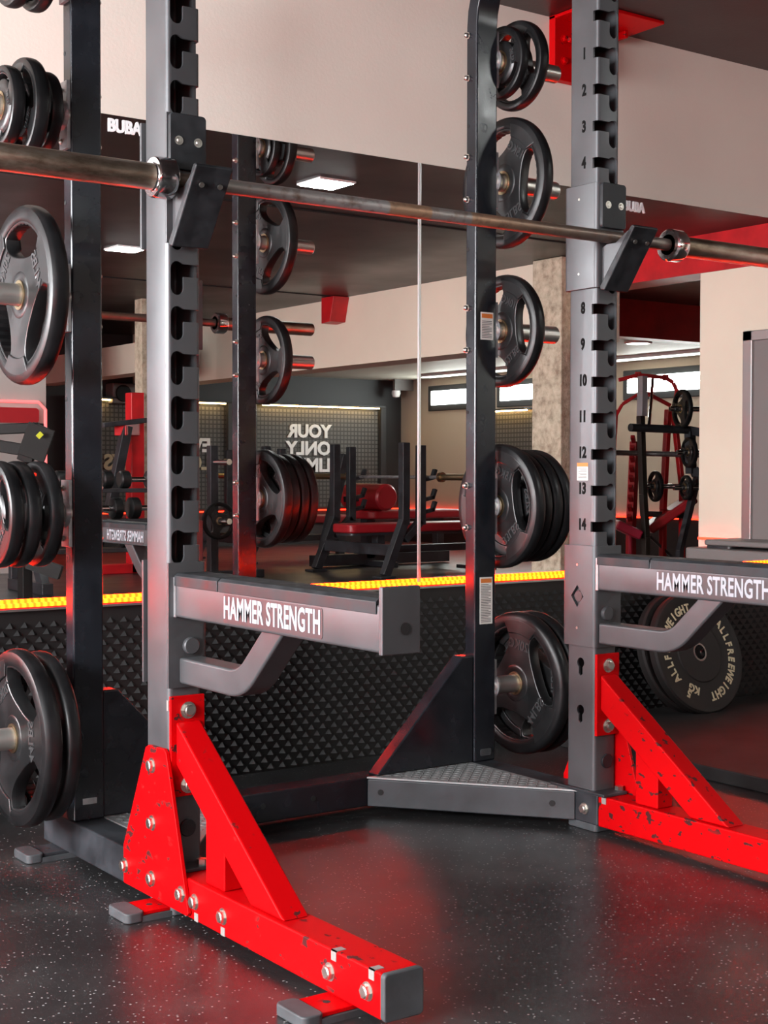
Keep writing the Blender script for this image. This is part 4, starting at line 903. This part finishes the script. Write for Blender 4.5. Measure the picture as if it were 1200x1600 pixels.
# red cable tower
pt = pixm(211, 745, 12.0); qx, qy = pt.x, pt.y
t = thing('cable_machine', (qx, qy, 0), 'red upright machine with black arm, mirrored above the dumbbells', 'exercise machine')
b = MB(); b.bar((qx, qy, 0), (qx, qy, 1.5), 0.12, 0.12); b.box(qx-0.5, qx+0.5, qy-0.06, qy+0.06, 0, 0.08); b.bar((qx, qy, 1.2), (qx-0.18, qy+0.1, 1.2), 0.12, 0.12); b.build('frame', 'redsteel', t, bevel=0.008)
b = MB(); b.bar((qx-0.12, qy+0.1, 1.22), (qx-0.28, qy+0.1, 0.5), 0.08, 0.08); b.bar((qx-0.35, qy+0.1, 1.22), (qx+0.05, qy+0.1, 1.27), 0.12, 0.04); b.build('press_arm', 'satin', t, bevel=0.006)
# treadmill-like machine at the far left
pt = pixm(40, 700, 8.5); qx, qy = pt.x, pt.y
t = thing('chest_press_machine', (qx, qy, 0), 'dark slanted machine frame with yellow mark, mirrored at the left edge', 'exercise machine')
b = MB(); P_ = lambda x, y, d=8.5: pixm(x, y, d)
for dd in (8.4, 9.0):
    b.bar(P_(-30, 672, dd), P_(62, 668, dd), 0.05, 0.06); b.bar(P_(-30, 692, dd), P_(42, 704, dd), 0.05, 0.07); b.bar(P_(64, 664, dd), P_(38, 722, dd), 0.06, 0.09); b.bar(P_(38, 722, dd), P_(38, 722, dd)*1.0 - Vector((0, 0, P_(38, 722, dd).z-0.01)), 0.06, 0.09); b.bar(P_(-30, 675, dd), P_(-30, 675, dd)-Vector((0, 0, P_(-30, 675, dd).z-0.01)), 0.06, 0.09)
b.bar(P_(62, 668, 8.4), P_(62, 668, 9.0), 0.05, 0.05); b.bar(P_(40, 706, 8.4), P_(40, 706, 9.0), 0.05, 0.05); b.build('frame', 'machine', t, bevel=0.006)
b = MB(); b.bar(P_(66, 666, 8.35), P_(48, 716, 8.35), 0.02, 0.16); b.build('side_cover', 'machine', t, bevel=0.004)
b = MB(); q = P_(62, 680, 8.3); b.bar(q-Vector((0.012, 0, 0.012)), q+Vector((0.012, 0, 0.012)), 0.012, 0.026); b.build('warning_mark', 'yellow', t)
b = MB(); b.bar(P_(30, 890, 12.4), P_(95, 922, 12.4), 0.06, 0.07) if False else b.bar(P_(40, 876, 8.4), P_(95, 895, 8.4), 0.06, 0.08); b.build('foot_bar', 'machine', t)

# red plate-loaded machine, right of the numbered upright
DM = 11.0
ptm = pixm(1035, 800, DM)
t = thing('plate_loaded_machine', (ptm.x, ptm.y, 0), 'red plate-loaded machine with notched rail, mirrored right of the numbers', 'exercise machine')
def seg(mbx, pts, wpx, d=DM):
    s_ = wpx*d/F_PX
    for p, q in zip(pts, pts[1:]): mbx.bar(pixm(*p, d), pixm(*q, d), s_, s_)
def down(mbx, x, y, wpx, d=DM):
    s_ = wpx*d/F_PX; p = pixm(x, y, d); mbx.bar(p, (p.x, p.y, 0.0), s_, s_)
b = MB()
for dd in (DM, DM+0.55):
    seg(b, [(966, 594), (997, 586), (1040, 590), (1052, 598), (1058, 612), (1052, 650)], 6, dd); seg(b, [(962, 650), (972, 632), (997, 616)], 5, dd); seg(b, [(1010, 614), (1048, 634)], 6, dd)
    seg(b, [(1044, 640), (1036, 797)], 9, dd); seg(b, [(1052, 640), (1066, 762)], 8, dd); down(b, 1036, 797, 9, dd); down(b, 1066, 762, 8, dd); seg(b, [(963, 640), (960, 700)], 5, dd); down(b, 960, 700, 5, dd)
for (x, y) in ((997, 586), (1040, 590), (1036, 797)): b.bar(pixm(x, y, DM), pixm(x, y, DM+0.55), 0.05, 0.05)
b.build('frame', 'redsteel', t, bevel=0.006)
b = MB(); seg(b, [(1001, 650), (1005, 772), (1009, 840)], 10, DM-0.3); down(b, 1009, 840, 10, DM-0.3); b.bar(pixm(1001, 655, DM-0.3), pixm(1001, 655, DM+0.1), 0.05, 0.05); b.build('guide_rail', 'olive', t, bevel=0.004)
b = MB(); seg(b, [(1004, 588), (1004, 612), (1003, 650)], 12, DM-0.28); b.build('rail_cover', 'whitepaint', t, bevel=0.004)
b = MB(); pa, pb_ = pixm(992, 690, DM-0.1), pixm(986, 820, DM-0.1); b.bar(pa, pb_, 0.04, 0.07)
for k in range(9):
    q = pa.lerp(pb_, k/8.5); b.bar(q+Vector((-0.03, 0.02, 0)), q+Vector((-0.085, 0.06, 0.035)), 0.03, 0.025)
b.bar(pb_, (pb_.x, pb_.y, 0), 0.04, 0.07); b.build('notched_rail', 'redvinyl', t)
b = MB(); b.tube([pixm(985, 668, DM-0.5), pixm(1078, 672, DM-0.2)], 0.03, 14); seg(b, [(1012, 803), (1078, 806)], 9); seg(b, [(1092, 735), (1062, 860)], 9, DM-0.2); down(b, 1062, 860, 9, DM-0.2); seg(b, [(1015, 838), (1050, 870)], 4); seg(b, [(1074, 672), (1096, 676)], 13, DM-0.2); b.bar(pixm(1078, 674, DM-0.2), pixm(1080, 740, DM-0.2), 0.06, 0.06); b.bar(pixm(1080, 740, DM-0.2), pixm(1092, 735, DM-0.2), 0.06, 0.06); b.build('lever_arm', 'satin', t)
MB().tube([pixm(1020, 592, DM+0.1), pixm(1014, 667, DM-0.3)], 0.012, 10).build('guide_rod', 'chrome', t)
b = MB(); b.bar(pixm(1010, 828, DM), pixm(1082, 778, DM), 0.28, 0.07); b.build('backrest', 'redvinyl', t, bevel=0.02)
b = MB(); b.bar(pixm(960, 818, DM-0.2), pixm(998, 836, DM-0.2), 0.3, 0.07); down(b, 985, 832, 6, DM-0.2); b.build('seat_pad', 'redplastic', t, bevel=0.02)
MB().tube([pixm(950, 707, DM-0.4), pixm(1094, 711, DM)], 0.02, 14).build('loading_bar', 'dullmetal', t)
for x, y, R, lab in ((1066, 639, 0.148, 'black plate high on the mirrored red machine'), (1077, 707, 0.116, 'black plate on the loading bar of the mirrored red machine'), (1072, 762, 0.094, 'small black plate low on the mirrored red machine'), (1024, 760, 0.116, 'black plate behind the mirrored notched rail')):
    p_ = pixm(x, y, DM-0.25); tx = {0.148: ('10KG', '22LBS'), 0.116: ('5KG', '11LBS'), 0.094: ('2.5KG', '5LBS')}[R]; th = {0.148: 0.034, 0.116: 0.032, 0.094: 0.026}[R]
    plate(R, th, p_.x, p_.y, p_.z, 0, lab, 'plates on the mirrored red machine', tx, lean=(0.4, 0, radians(20)))
    MB().tube([p_-Vector((0.1, 0.03, 0)), p_+Vector((0.25, 0.09, 0))], 0.02, 12).build('peg', 'chrome', t)
# stack of step platforms in front of the beige wall block
ps = pixm(1207, 868, 8.35); sx_, sy_ = ps.x, ps.y
z = 0.0
for k, (m_, hgt, ww, dw, lab) in enumerate((('gray_plastic', 0.10, 0.50, 0.2, 'grey step platform at the bottom of the mirrored stack'), ('gray_plastic', 0.10, 0.50, 0.2, 'grey step platform second from the bottom of the mirrored stack'), ('redplastic', 0.11, 0.50, 0.22, 'red step platform in the mirrored stack'), ('gray_plastic', 0.085, 0.50, 0.22, 'grey step platform second from the top of the mirrored stack'), ('gray_plastic', 0.05, 0.40, 0.17, 'grey step platform on top of the mirrored stack'))):
    r0 = thing('step_platform', (sx_, sy_, z), lab, 'step platform', 'aerobic step platforms')
    MB().prism(rrect(sx_-dw, sx_+dw, sy_-ww, sy_+ww, 0.06), 'z', z+0.015, z+hgt).build('deck', m_, r0, bevel=0.012)
    for sg in (-1, 1): MB().prism(rrect(sx_-dw+0.02, sx_+dw-0.02, sy_+sg*(ww-0.12)-0.1, sy_+sg*(ww-0.12)+0.1, 0.03), 'z', z, z+0.016).build('foot', 'satin', r0)
    z += hgt+0.0005
